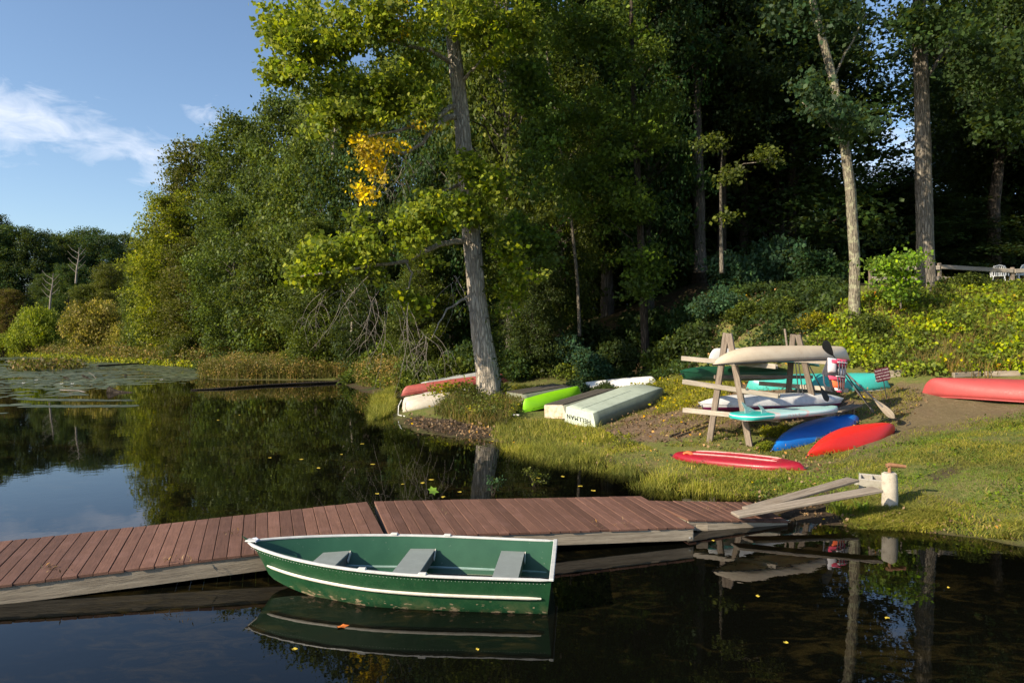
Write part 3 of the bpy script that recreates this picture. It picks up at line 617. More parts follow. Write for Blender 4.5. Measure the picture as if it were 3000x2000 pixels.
for s0, s1 in ((.105, .185), (.415, .50), (.70, .785)):
    sm = (s0+s1)/2; zt = .285; 
    def hw(s):
        hb, hs, zk, zc, bc = rb_sec(s); t = (zt-zc)/(hs-zc); return bc+(hb-bc)*(.22+.78*t)-.025
    a, b = s0*LB, s1*LB; ha, hb_ = hw(s0), hw(s1)
    v = [(a, -ha, zt), (b, -hb_, zt), (b, hb_, zt), (a, ha, zt), (a, -ha, zt-.022), (b, -hb_, zt-.022), (b, hb_, zt-.022), (a, ha, zt-.022)]
    f = [(0, 1, 2, 3), (4, 7, 6, 5), (0, 4, 5, 1), (1, 5, 6, 2), (2, 6, 7, 3), (3, 7, 4, 0)]
    st = mesh('seat', v, f, M['seat'], rb); wld(st, MBt)
    for xx in (a+.012, b-.012):
        hh_ = hw(xx/LB)*.97; bar('seat_side', (xx, -hh_*.9, zt-.075), (xx, hh_*.9, zt-.075), .014, .105, M['seatside'], st, c=.003, loc=True)
    for sd in (-1, 1):
        hh_ = hw(s0)-.0; bar('bracket', (a-.012, sd*(hh_-.14), zt-.10), (a-.012, sd*(hh_-.02), zt-.004), .045, .012, M['trimw'], st, (1, 0, 0), c=.003, loc=True)
for sd in (-1, 1):
    for s in (.375, .56):
        hb, hs = rb_sec(s)[:2]; v, f = boxvf(.09, .05, .03, .006); wld(mesh('oarlock_socket', v, f, M['alu'], rb), MBt@Matrix.Translation((s*LB, sd*(hb+.0), hs+.022)))
rv = MB()
for sd in (-1, 1):
    for i in range(90):
        s = .02+.96*i/89; hb, hs, zk, zc, bc = rb_sec(s); t_ = .9; rv.add([(s*LB+a, sd*(bc+(hb-bc)*.86+.006), hs-.045+b) for a, b in ((-.006, 0), (0, .006), (.006, 0), (0, -.006))]+[(s*LB, sd*(bc+(hb-bc)*.86+.010), hs-.045)], [(0, 1, 4), (1, 2, 4), (2, 3, 4), (3, 0, 4)])
o = rv.out('rivets', M['alu'], rb); wld(o, MBt); o['kind'] = 'stuff'
pk = [(LB-.03, -.05, .53), (LB-.09, -.02, .548), (LB-.14, .03, .545), (LB-.12, .07, .53)]
M['rope'] = paint('faded_blue_rope', (.5, .52, .56), (.15, .2, .35), .9, 60, 0)
v, f = tube(pk, .012, 6); wld(mesh('rope', v, f, M['rope'], rb, 50), MBt)

# ================================================================ HULL BUILDERS
def gn(p):
    e = .25; x, y = p[0], p[1]; return Vector((hz(x-e, y)-hz(x+e, y), hz(x, y-e)-hz(x, y+e), 2*e)).normalized()
def canoe_vf(L, B, D, p=2.4, sq=2.6, rock=.05, sheer=.16, tri=.0, closed=0.0, blunt=0.0, N=40, K=9, st=(.86, .86), sd_=.55):
    v = []; f = []; n = 2*K+1
    ts = [-math.cos(math.pi*i/N) for i in range(N+1)]
    for t in ts:
        at_ = abs(t); b = B/2*max(0.012, (1-at_**p))**.9; 
        if blunt and t > 0: b = B/2*max(.012, (1-(at_*(1-blunt))**p))**.9
        sh = D+sheer*at_**3; s0_ = st[0] if t < 0 else st[1]; kl = rock*at_**2+(D*sd_)*max(0, (at_-s0_)/(1-s0_))**2
        xx = t*L/2*(1-.0)
        for k in range(-K, K+1):
            th = math.pi/2*k/K; s_ = math.sin(th); c_ = abs(math.cos(th))
            y = b*math.copysign(abs(s_)**(2/sq*1.25), s_); z = kl+(sh-kl)*(1-c_**(2/sq)) if c_ > 1e-6 else sh
            rk = -math.copysign(.10*L*.3*max(0, (at_-.8)/.2)**2*(1-(z-kl)/(max(.05, sh-kl)))*.6, t)
            v.append((xx+rk, y, z))
        if closed:
            for k in range(K-1, -K, -1):
                th = math.pi/2*k/K; v.append((xx, b*math.sin(th), sh+closed*math.cos(th)*(1-at_**4)))
    m = n+(2*K-1 if closed else 0)
    for i in range(N):
        for k in range(m if closed else m-1):
            k2 = (k+1) % m; f.append((i*m+k, (i+1)*m+k, (i+1)*m+k2, i*m+k2))
    if closed: f += [tuple(range(m)), tuple((N*m+k) for k in range(m-1, -1, -1))]
    return v, f
def hull_thing(name, label, cat, A, B_, m, beam, D, group=None, inv=True, roll=0, thick=.012, up=None, lift=0.0, extra=None, open_=True, hname='hull', **kw):
    A = Vector(A); B_ = Vector(B_); L = (B_-A).length
    upv = up if up is not None else (gn(A)+gn(B_)).normalized()
    Mt = frame(A, B_, upv)@Matrix.Translation((0, 0, lift))
    sheer = kw.get('sheer', .16)
    if inv: Mt = Mt@Matrix.Rotation(R(roll), 4, 'X')@Matrix.Translation((0, 0, D+sheer*.35))@Matrix.Rotation(math.pi, 4, 'X')
    else: Mt = Mt@Matrix.Rotation(R(roll), 4, 'X')
    t = thing(name, label, cat, group=group, M=Mt)
    v, f = canoe_vf(L, beam, D, **kw)
    h = mesh(hname, v, f, m, t, 60)
    if open_:
        mo = h.modifiers.new('shell', 'SOLIDIFY'); mo.thickness = thick; mo.offset = 0
        for sd in (-1, 1):
            N_ = 40; K = 9; mm = 19; ids = [i*mm+(0 if sd < 0 else 18) for i in range(N_+1)]
            vv, ff = tube([Vector(v[i]) for i in ids], .016, 6); mesh('gunwale', vv, ff, kw_g.get(m.name, M['black']), t, 60)
    else:
        mm = 19+17; ids = lambda c: [Vector(v[i*mm+c]) for i in range(41)]
        for c in (0, 18): vv, ff = tube(ids(c), .011, 6); mesh('seam', vv, ff, m, t, 60)
        for s_ in (-1, 1):
            e = Vector((s_*(L/2-.10), 0, D+sheer*.5)); vv, ff = tube([e+Vector((0, -.03, -.02)), e+Vector((s_*.10, -.03, -.05)), e+Vector((s_*.12, 0, -.06)), e+Vector((s_*.10, .03, -.05)), e+Vector((0, .03, -.02))], .011, 6); mesh('handle', vv, ff, M['black'], t, 60)
    return t
kw_g = {}
M['c_tan'] = paint('tan_gelcoat', (.62, .52, .385), (.55, .45, .33), .45, 3, .15, (.38, .2, .07))
M['c_teal'] = paint('teal_gelcoat', (.045, .40, .36), (.04, .34, .31), .3, 4, .1, (.3, .3, .25))
M['c_white'] = paint('white_gelcoat', (.74, .73, .70), (.66, .65, .62), .4, 4, .15, (.35, .32, .27))
M['c_red'] = paint('faded_red_plastic', (.40, .06, .06), (.33, .05, .05), .55, 3, .1, (.3, .12, .1))
M['c_oldred'] = paint('old_red_plastic', (.40, .09, .075), (.3, .06, .05), .55, 5, .2)
M['k_red'] = paint('bright_red_plastic', (.62, .022, .012), (.56, .018, .01), .38, 4, .08, (.4, .1, .06))
M['k_crimson'] = paint('crimson_plastic', (.30, .008, .022), (.23, .007, .018), .35, 5, .15, (.35, .16, .13))
M['k_blue'] = paint('blue_plastic', (.006, .16, .58), (.005, .13, .5), .35, 4, .05, (.1, .2, .35))
M['k_green'] = paint('dark_green_plastic', (.015, .10, .048), (.012, .085, .04), .4, 4, .05)
M['k_lime'] = paint('lime_plastic', (.26, .62, .008), (.22, .55, .008), .4, 3, .03, (.2, .35, .05))
M['c_oldwhite'] = paint('stained_white_fibreglass', (.56, .51, .43), (.46, .41, .33), .6, 6, .3, (.25, .2, .13), .2)
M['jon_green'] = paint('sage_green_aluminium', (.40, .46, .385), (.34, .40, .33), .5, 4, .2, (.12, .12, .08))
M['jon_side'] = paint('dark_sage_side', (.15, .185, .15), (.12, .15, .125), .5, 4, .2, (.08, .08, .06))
M['jon_pale'] = paint('pale_mint_transom', (.58, .64, .55), (.5, .56, .47), .55, 6, .15)
M['jon_rust'] = paint('rusty_white_transom', (.62, .55, .46), (.5, .38, .26), .7, 7, .5, (.3, .13, .05))
M['jon_grey'] = paint('grey_green_paint', (.25, .265, .2), (.2, .21, .16), .65, 6, .2)
M['jon_slat'] = wood('dark_planks', (.11, .10, .085), (.06, .052, .042), 0, .85)
M['silver'] = paint('dull_aluminium', (.48, .49, .48), (.36, .37, .37), .42, 5, .2)

# ---- rack
rk = thing('boat_rack', 'weathered timber boat rack of two A-frames loaded with canoes, kayaks and a paddleboard', 'rack', (6.4, 17.4, hz(6.4, 17.4)))
def P(px, py, d): return at(px, py, d)
legs = [(P(2077, 1297, 16.8), P(2128, 975, 16.65)), (P(2199, 1310, 16.2), P(2136, 977, 16.5)), (P(2300, 1262, 18.9), P(2324, 979, 18.6)), (P(2400, 1240, 18.2), P(2338, 980, 18.45))]
for a, b in legs:
    a = a.copy(); a.z -= .08; bar('post', a, b, .14, .095, M['rackwood'], rk, (.6, .8, 0), 0)
nb_ = (-.05)
def rail_(a, b, th=.09, wd=.045): return bar('beam', a, b, wd, th, M['rail'], rk)
off = Vector((.0, -.0, 0))
N1 = Vector((-.6, -.8, 0))*.075
for (xa, ya, da, xb, yb, db) in ((2000, 1049, 17.25, 2276, 1073, 15.85), (2003, 1117, 17.25, 2283, 1159, 15.85), (2004, 1200, 17.25, 2283, 1228, 15.85)):
    rail_(P(xa, ya, da)+N1, P(xb, yb, db)+N1, .115)
    rail_(P(xa, ya, da)+N1*-1, P(xb, yb, db)+N1*-1-Vector((0, 0, .01)), .10)
for (xa, ya, da, xb, yb, db) in ((2210, 1046, 19.4, 2450, 1062, 17.8), (2226, 1122, 19.4, 2487, 1143, 17.8), (2230, 1196, 19.4, 2490, 1219, 17.6)):
    rail_(P(xa, ya, da)+N1, P(xb, yb, db)+N1, .115)
bar('brace', P(2093, 1104, 17.0), P(2380, 1104, 18.9), .05, .09, M['rackwood'], rk)
# ---- on the rack
kw_g.update({'tan_gelcoat': M['black'], 'white_gelcoat': M['c_teal'], 'teal_gelcoat': M['steel'], 'old_red_plastic': M['c_oldred'], 'faded_red_plastic': M['c_red'], 'stained_white_fibreglass': M['c_oldwhite']})
up0 = Vector((0, 0, 1))
tn = hull_thing('canoe', 'upturned tan canoe on top of the rack, on the near side', 'canoe', P(2087, 1064, 15.6), P(2484, 1052, 17.7), M['c_tan'], .86, .35, 'boats stored on the rack', up=up0, sheer=.06, p=2.4, blunt=.06, st=(.45, .9), sd_=.85)
for _ in ():
    for k, (dx, dz, rx_, rz_) in enumerate(((0, 0, .055, .012), (.09, .012, .04, .01), (.17, -.004, .03, .02), (.235, .018, .028, .008))):
        pass
hull_thing('canoe', 'upturned white canoe with teal trim on the rack behind the tan one', 'canoe', P(2073, 1056, 17.2), P(2400, 1066, 19.9), M['c_white'], .85, .32, 'boats stored on the rack', up=up0, sheer=.1)
gk = hull_thing('kayak', 'dark green kayak on the middle beams of the rack', 'kayak', P(1992, 1118, 17.4), P(2315, 1113, 19.8), M['k_green'], .66, .2, 'boats stored on the rack', inv=False, open_=False, closed=.2, up=up0, sheer=.08, rock=.03, p=3.2)
T = NT('white_purple_plastic'); co = T.coord('Object'); z_ = T.n('ShaderNodeSeparateXYZ', {0: co}).outputs[2]; n1 = T.noise(co, 5, 5)
M['k_white'] = T.fin(T.bsdf(T.mix(T.mapr(z_, .165, .172), (.16, .012, .075), T.mix(T.mapr(n1, .4, .7), (.74, .74, .74), (.6, .6, .62))), .35))
wk = hull_thing('kayak', 'white kayak with a purple underside on the lowest beams of the rack', 'kayak', P(2047, 1212, 17.0), P(2470, 1196, 18.9), M['k_white'], .74, .2, 'boats stored on the rack', inv=False, open_=False, closed=.26, up=up0, sheer=.08, p=3.0)
# paddleboard
pbm = frame(P(2153, 1222, 15.55), P(2450, 1196, 16.9), up0); tb = thing('paddleboard', 'teal and pale blue paddleboard lying fins up on the lower front beams of the rack', 'paddleboard', M=pbm, group='boats stored on the rack')
Lp = (P(2153, 1222, 15.55)-P(2450, 1196, 16.9)).length; v = []; f = []; NN = 40; KK = 16
for i in range(NN+1):
    t = i/NN; xs = -Lp/2+Lp*t; hw_ = .44*min(1, (1-(max(0, .16-t)/.16)**3.2*.45))*(1-max(0, (t-.5)/.5)**3.2)**.7
    hw_ = max(hw_*(.35 if i == 0 else 1)*(.8 if i == 1 else 1), .01); zr = 0
    for k in range(KK): a = 6.2832*k/KK; c_, s_ = math.cos(a), math.sin(a); v.append((xs, hw_*math.copysign(abs(c_)**.35, c_), -zr+.078*(.4 if i in (0, NN) else 1)*math.copysign(abs(s_)**.6, s_)))
for i in range(NN):
    for k in range(KK): f.append((i*KK+k, i*KK+(k+1) % KK, (i+1)*KK+(k+1) % KK, (i+1)*KK+k))
f += [tuple(range(KK-1, -1, -1)), tuple(NN*KK+k for k in range(KK))]
T = NT('paddleboard_print'); co = T.coord('Object'); s3 = T.n('ShaderNodeSeparateXYZ', {0: co}); xx, zz_ = s3.outputs[0], s3.outputs[2]
def band(x, a, b): return T.n('ShaderNodeMath', {0: T.mapr(x, a, a+.004), 1: T.mapr(x, b, b+.004, 1, 0)}, operation='MULTIPLY').outputs[0]
xz = T.n('ShaderNodeMath', {0: xx, 1: T.n('ShaderNodeMath', {0: zz_, 1: .9}, operation='MULTIPLY').outputs[0]}, operation='SUBTRACT').outputs[0]
bc_ = T.mix(T.mapr(xz, -Lp/2+.78, -Lp/2+.785), (.02, .40, .36), (.40, .66, .66)); bc_ = T.mix(band(xz, -Lp/2+.76, -Lp/2+.93), bc_, (.62, .55, .53)); bc_ = T.mix(band(xz, -Lp/2+1.75, -Lp/2+1.83), bc_, (.62, .45, .43))
bc_ = T.mix(band(zz_, .026, .042), bc_, (.75, .78, .8)); bc_ = T.mix(T.mapr(zz_, -.05, -.045, 1, 0), bc_, (.7, .7, .72))
M['sup'] = T.fin(T.bsdf(bc_, .32)); mesh('board', v, f, M['sup'], tb, 50)
def fin(x, y, hgt, m, par):
    pr = [(0, 0), (.17, 0), (.10, .35), (.02, .75), (-.05, 1.0), (-.09, .97), (-.05, .7), (.0, .35)]
    vv = [(x+a*1.1, y-.006, .074+b*hgt) for a, b in pr]+[(x+a*1.1, y+.006, .074+b*hgt) for a, b in pr]; n = len(pr)
    ff = [tuple(range(n)), tuple(range(2*n-1, n-1, -1))]+[(i, i+n, (i+1) % n+n, (i+1) % n) for i in range(n)]
    mesh('fin', vv, ff, m, par)
M['fin'] = paint('pale_fin', (.42, .56, .54), (.36, .5, .48), .4, 9, .05)
fin(-Lp/2+.30, 0, .26, M['fin'], tb); fin(-Lp/2+.62, -.18, .20, M['fin'], tb); fin(-Lp/2+.62, .18, .12, M['fin'], tb)
# lettering helper
def text(s, size, m, parent, Mt, name='lettering', extr=.001, spacing=1.0, align='CENTER'):
    c = bpy.data.curves.new(name, 'FONT'); c.body = s; c.size = size; c.extrude = extr; c.align_x = align; c.align_y = 'CENTER'; c.space_character = spacing
    c.resolution_u = 2; tmp = bpy.data.objects.new('tmp', c); COL.objects.link(tmp); bpy.context.view_layer.update()
    me = bpy.data.meshes.new_from_object(tmp.evaluated_get(bpy.context.evaluated_depsgraph_get())); bpy.data.objects.remove(tmp); bpy.data.curves.remove(c)
    me.materials.clear(); me.materials.append(m); o = bpy.data.objects.new(name, me); link(o, parent); o.matrix_basis = Mt; return o
M['ink_pink'] = paint('faded_pink_print', (.48, .45, .47), None, .5, 5, 0); M['ink_black'] = paint('black_print', (.02, .02, .022), None, .5, 5, 0); M['ink_white'] = paint('pale_print', (.72, .66, .64), None, .5, 5, 0)
M['ink_blue'] = paint('navy_print', (.01, .03, .12), None, .5, 5, 0)
text('OLXAUS', .1, M['ink_pink'], tb, Matrix.Translation((-Lp/2+1.35, -.445, -.0))@Matrix.Rotation(R(90), 4, 'X'), extr=.002)
# paddles
def paddle(name, label, A, B_, shaftm, bladem, group, blade_at='B', bw=.16, bl=.45, tgrip=False, sr=.015):
    A, B_ = Vector(A), Vector(B_); L = (B_-A).length; Mt = frame(A, B_, (0, -1, .2)); t = thing(name, label, 'paddle', M=Mt, group=group)
    v, f = tube([(-L/2, 0, 0), (L/2-bl*.6, 0, 0)], sr, 8); mesh('shaft', v, f, shaftm, t, 50)
    v = []; f = []; n = 12
    for i in range(n+1):
        u = i/n; x = L/2-bl+bl*u; hw_ = bw/2*max(.08, math.sin(min(1, u*1.25+.06)*math.pi/2)**.8*(1-max(0, (u-.75)/.25)**2.2*.8)); th = .012*(1-.6*u)
        v += [(x, -hw_, 0), (x, 0, th+.004), (x, hw_, 0), (x, 0, -th)]
    for i in range(n):
        for k in range(4): f.append((i*4+k, i*4+(k+1) % 4, (i+1)*4+(k+1) % 4, (i+1)*4+k))
    f += [(3, 2, 1, 0), (n*4, n*4+1, n*4+2, n*4+3)]
    mesh('blade', v, f, bladem, t, 60)
    if tgrip: v, f = boxvf(.04, .11, .03, .01); g_ = mesh('grip', v, f, bladem, t); g_.location = (-L/2, 0, 0)
    return t
M['oarwood'] = wood('oar_wood', (.48, .40, .30), (.3, .23, .16), 0, .7); M['paddle_grey'] = paint('grey_shaft', (.2, .19, .18), (.13, .12, .12), .5, 9, .1)
gp = 'paddles leaning on the rack'
paddle('paddle', 'black bladed paddle standing blade up at the right end of the tan canoe', P(2548, 1192, 17.2), P(2412, 1000, 16.3), M['black'], M['black'], gp, bw=.24, bl=.5)
paddle('oar', 'grey oar leaning right of the rack, its worn wooden blade on the ground', P(2476, 1090, 17.0), P(2620, 1224, 16.7), M['paddle_grey'], M['oarwood'], gp, bw=.19, bl=.62, sr=.022)
paddle('paddle', 'thin grey pole-like paddle under the life vest, left of the oar', P(2474, 1100, 17.3), P(2560, 1208, 17.3), M['paddle_grey'], M['black'], gp, bw=.08, bl=.2)
paddle('paddle', 'dark paddle inside the rack with its blade down beside the far post', P(2330, 1060, 18.4), P(2344, 1190, 18.2), M['black'], M['black'], gp, bw=.2, bl=.45)
paddle('paddle', 'thin dark paddle inside the rack between two others', P(2339, 1060, 18.4), P(2358, 1190, 18.2), M['black'], M['black'], gp, bw=.14, bl=.4)
paddle('paddle', 'dark paddle slanting to the right inside the rack', P(2366, 1062, 18.0), P(2426, 1175, 17.9), M['black'], M['black'], gp, bw=.16, bl=.4)
v, f = tube([P(2310, 1045, 19.6), P(2299, 963, 19.6)], .03, 8); tag(mesh('pole', v, f, M['rackwood'], None, 50), 'thin wooden pole sticking up behind the tan canoe between the rack tops', 'pole')
# life vest
vm = frame(P(2416, 1097, 16.15), P(2484, 1097, 16.3), up0); vest = thing('life_vest', 'pink, white and orange life vest with grey straps hanging on the rack', 'life vest', M=vm)
M['v_white'] = paint('vest_white', (.68, .66, .70), (.6, .58, .62), .8, 9, 0); M['v_pink'] = paint('vest_pink', (.72, .08, .16), (.62, .06, .13), .8, 9, 0); M['v_orange'] = paint('vest_orange', (.85, .16, .05), (.75, .12, .04), .8, 9, 0); M['v_grey'] = paint('vest_grey', (.10, .10, .12), (.07, .07, .085), .85, 12, 0); M['v_dark'] = paint('vest_dark', (.03, .028, .035), None, .9, 9, 0)
def vx(u, w_):   # u 0..1 across, w_ 0..1 down
    l = -.24+.05*max(0, w_-.35)/.65+.15*max(0, w_-.5)*1.1; r = .31-.10*w_-.13*max(0, w_-.8); return l+(r-l)*u, .40-.82*w_-.05*u+ (.03*w_)
def panel(name, cells, m, y0, th=.045, par=None, nu=6, nw=6):
    u0, u1, w0, w1 = cells; v = []; f = []
    for j in range(nw+1):
        for i in range(nu+1):
            a = i/nu; b = j/nw; x, z = vx(u0+(u1-u0)*a, w0+(w1-w0)*b); bul = math.sin(math.pi*a)**.5*math.sin(math.pi*b)**.5 if 0 < i < nu and 0 < j < nw else 0
            v.append((x, y0-th*bul-.04*math.sin(math.pi*(u0+(u1-u0)*a)), z))
    for j in range(nw):
        for i in range(nu): q = j*(nu+1)+i; f.append((q, q+nu+1, q+nu+2, q+1))
    o = mesh(name, v, f, m, par or vest, 60); mo = o.modifiers.new('shell', 'SOLIDIFY'); mo.thickness = .03; mo.offset = -1; return o
panel('backing', (0, 1, 0, 1), M['v_dark'], .03, .05, nu=8, nw=10)
panel('panel', (.0, .42, .0, .45), M['v_white'], -.0); panel('panel', (.42, .99, .26, .52), M['v_white'], -.0); panel('panel', (.42, .99, .0, .25), M['v_pink'], -.0); panel('panel', (.12, .45, .04, .16), M['v_pink'], -.035, .02)
panel('panel', (.0, .99, .53, .66), M['v_pink'], -.0); panel('panel', (.12, .99, .66, .88), M['v_orange'], -.0); panel('panel', (.2, .85, .88, .97), M['v_white'], -.0); panel('panel', (.3, .8, .96, 1.0), M['v_pink'], -.01)
for a in (.45, .62, .79): panel('strap', (a, a+.075, .05, .49), M['v_grey'], -.045, .012, nu=2, nw=8); panel('strap', (a-.1, a-.02, .54, .93), M['v_grey'], -.045, .012, nu=2, nw=8)
panel('buckle_band', (.36, .92, .09, .12), M['v_white'], -.06, .01, nu=6, nw=2); panel('buckle_band', (.3, .85, .51, .54), M['v_white'], -.06, .01, nu=6, nw=2)
v = [(-.24, .01, .36), (-.34, .03, .1), (-.37, .03, .0), (-.28, .02, -.04), (-.16, .01, -.1), (-.2, .0, .2)]; o = mesh('side_flap', v, [tuple(range(6))], M['v_grey'], vest); mo = o.modifiers.new('shell', 'SOLIDIFY'); mo.thickness = .02
v, f = tube([(-.33, .03, .0), (-.31, .03, -.2), (-.22, .02, -.36), (-.1, .02, -.4)], .018, 6); mesh('belt', v, f, M['v_grey'], vest, 60)
# ---- on the ground round the rack
rk_ = hull_thing('kayak', 'bright red kayak lying upturned in front of the blue one beside the rack', 'kayak', G(2362, 1341)+Vector((0, 0, .02)), G(2622, 1262)+Vector((0, 0, .0)), M['k_red'], .84, .34, 'kayaks on the grass', open_=False, closed=.06, roll=32, sheer=.06, p=1.75, rock=.03, sq=2.0, lift=.0, st=(.5, .6), sd_=.7)
v, f = tube([(1.9, 0, .3), (1.98, .03, .24), (2.0, -.03, .22)], .012, 6); mesh('handle', v, f, M['black'], rk_, 50)
bk = hull_thing('kayak', 'blue kayak lying upturned between the rack and the red kayak', 'kayak', G(2262, 1326)+Vector((0, .1, .02)), G(2572, 1245)+Vector((-.1, .75, .0)), M['k_blue'], .84, .28, 'kayaks on the grass', open_=False, closed=.05, roll=20, sheer=.08, p=2.1, rock=.02, sq=2.3, st=(.6, .7), sd_=.7)
ck = hull_thing('kayak', 'crimson sit-on-top kayak lying upturned on the grass nearest the water', 'kayak', G(1966, 1338), G(2366, 1376), M['k_crimson'], .80, .16, 'kayaks on the grass', open_=False, closed=.02, sheer=.03, p=2.8, rock=.05, sq=3.4)
M['ribpale'] = paint('worn_pink_edge', (.72, .32, .3), (.6, .2, .2), .5, 20, .1)
Lc = (G(1966, 1338)-G(2366, 1376)).length
for yy in (-.14, 0.0, .14):
    pts = [Vector((x*Lc/2, yy*(1-abs(x)**3*.6), .05*x*x+.0-.004)) for x in [-.62+i*.06 for i in range(22)]]; vv, ff = tube(pts, [.017 if 0 < i < 21 else .004 for i in range(22)], 6); mesh('keel_rib', vv, ff, M['ribpale'] if yy else M['k_crimson'], ck, 60)
T_ = leaf_o = None
v, f = canoe_vf(.3, .14, .03, N=10, K=3, closed=.03); o = mesh('cloth', v, f, M['v_orange'], None, 50); o.matrix_basis = ck.matrix_basis@Matrix.Translation((-Lc*.33, .12, -.03)); tag(o, 'small orange rag lying on the left end of the crimson kayak', 'rag')
hull_thing('canoe', 'teal canoe lying upturned on the ground behind the rack beside the maroon sign', 'canoe', Vector((7.2, 21.1, hz(7.2, 21.1))), Vector((11.1, 20.0, hz(11.1, 20.0))), M['c_teal'], .9, .46, None, p=3.2, sheer=.04)
hull_thing('canoe', 'faded red canoe lying upturned at the hillside foot, cut by the right edge', 'canoe', G(2698, 1150), Vector((15.4, 15.0, hz(15.4, 15.0)-.02)), M['c_red'], .95, .42, None, p=2.6, sheer=.16)
# bench and stray pieces by the rack
bt = thing('bench', 'low grey plank bench at the right end of the rack behind the blue kayak', 'bench', P(2475, 1215, 17.4))
bar('seat', P(2448, 1205, 17.2), P(2510, 1186, 18.0), .3, .045, M['board'], bt); bar('leg', P(2500, 1192, 17.9)-Vector((0, 0, .02)), P(2500, 1228, 17.9), .09, .05, M['board'], bt, (1, 0, 0)); bar('leg', P(2455, 1208, 17.3)-Vector((0, 0, .02)), P(2455, 1240, 17.3), .09, .05, M['board'], bt, (1, 0, 0))
for i, (a, b, lab) in enumerate((((1962, 1282), (2078, 1238), 'upper of two thin dark poles lying on the dirt left of the rack'), ((1982, 1283), (2088, 1246), 'lower of two thin dark poles lying on the dirt left of the rack'))):
    v, f = tube([G(*a)+Vector((0, 0, .03)), G(*b)+Vector((0, 0, .03))], .028, 7); tag(mesh('pole', v, f, M['bark_dark'], None, 50), lab, 'pole')
# sign
sb = G(2600, 1167); sg = thing('sign', 'small maroon sign with white lettering tilted on a thin stake behind the rack', 'sign', sb)
M['maroon'] = paint('maroon_sign', (.10, .008, .022), (.085, .007, .02), .4, 9, .05)
sD = sb.y; pc = at(2585, 1097, sD-.02); smx = Matrix.Translation(pc)@Matrix.Rotation(R(4), 4, 'Z')@Matrix.Rotation(R(-12), 4, 'Y')
bm = bmesh.new(); bmesh.ops.create_cube(bm, size=1, matrix=Matrix.Diagonal((.43, .006, .375, 1))); bmesh.ops.bevel(bm, geom=[e for e in bm.edges if abs(e.verts[0].co.y-e.verts[1].co.y) > .001], offset=.03, segments=3, affect='EDGES'); me = bpy.data.meshes.new('plate'); bm.to_mesh(me); bm.free(); me.materials.append(M['maroon']); pl_ = bpy.data.objects.new('plate', me); link(pl_, sg); wld(pl_, smx)
for k, s in enumerate(('PLEASE STORE', 'ALL BOATS, CANOES', 'AND KAYAKS', 'BEYOND THIS POINT')):
    text(s, .062 if len(s) < 13 else .05, M['ink_white'], pl_, Matrix.Translation((0, -.005, .125-.083*k))@Matrix.Rotation(R(90), 4, 'X'), extr=.0008)
v, f = tube([sb-Vector((0, 0, .15)), at(2588, 1112, sD)], .012, 8); o = mesh('stake', v, f, M['black'], sg, 50); wld(o, Matrix.Identity(4))
# timbers at the foot of the hill
for (a, b, lab, w_) in (((2608, 1100), (2642, 1096), 'short cut log end beside the maroon sign', .24), ((2790, 1104), (2870, 1100), 'left landscape timber at the foot of the hillside behind the red canoe', .16), ((2880, 1101), (2990, 1098), 'right landscape timber at the foot of the hillside behind the red canoe', .16)):
    tag(bar('timber', G(*a)+Vector((0, 0, .04)), G(*b)+Vector((0, 0, .04)), w_, w_, M['board'], None, c=.02), lab, 'timber')
# ---- rail fence and chairs
fb = lambda px, D=28.: Vector(((px-1500)*D/F, D, hz((px-1500)*D/F, D)))
fe = thing('rail_fence', 'split rail fence of two pale rails on the crest of the hillside', 'fence', fb(2965))
pp = [2550, 2752, 2966, 3180, 3400]
for px in pp:
    b = fb(px); wld(bar('post', b-Vector((0, 0, .3)), b+Vector((0, 0, 1.0)), .13, .12, M['rackwood'], fe, (0, 1, 0), c=.02), frame(b-Vector((0, 0, .3)), b+Vector((0, 0, 1.0)), (0, 1, 0)))
for a, b in zip(pp[:-1], pp[1:]):
    A_, B_ = fb(a), fb(b)
    for z in (.36, .82): bar('rail', A_+Vector((.03, -.09, z+rd.uniform(-.03, .03))), B_+Vector((-.03, -.09, z+rd.uniform(-.03, .03))), .06, .17, M['rail'], fe, c=.015)
M['chairw'] = paint('white_resin', (.72, .74, .78), (.66, .68, .72), .4, 5, .05)
def chair(x, y, rz, lab):
    t = thing('garden_chair', lab, 'chair', group='white chairs behind the fence', M=Matrix.Translation((x, y, hz(x, y)))@Matrix.Rotation(R(rz), 4, 'Z'))
    v, f = boxvf(.46, .44, .03, .01); s_ = mesh('seat', v, f, M['chairw'], t); s_.location = (0, 0, .42)
    for k in range(5): bar('slat', (-.16+.08*k, .21, .42), (-.17+.085*k, .33, .82), .05, .014, M['chairw'], t, (0, 1, 0), c=.003, loc=True)
    pts = [(-.25, .2, .42), (-.26, .28, .7), (-.2, .33, .84), (0, .35, .89), (.2, .33, .84), (.26, .28, .7), (.25, .2, .42)]; v, f = tube(pts, .025, 6); mesh('back_frame', v, f, M['chairw'], t, 50)
    for sx_ in (-1, 1):
        v, f = tube([(sx_*.27, .27, .64), (sx_*.29, 0, .66), (sx_*.28, -.22, .62), (sx_*.26, -.24, .4)], .025, 6); mesh('armrest', v, f, M['chairw'], t, 50)
        for sy in (-1, 1): bar('leg', (sx_*.2, sy*.18, .42), (sx_*.27, sy*.25, 0), .05, .03, M['chairw'], t, (1, 0, 0), c=.005, loc=True)
chair((2925-1500)*31/F, 31, 150, 'white plastic garden chair left of the fence post'); chair((2982-1500)*31.4/F, 31.4, 200, 'white plastic garden chair right of the fence post')

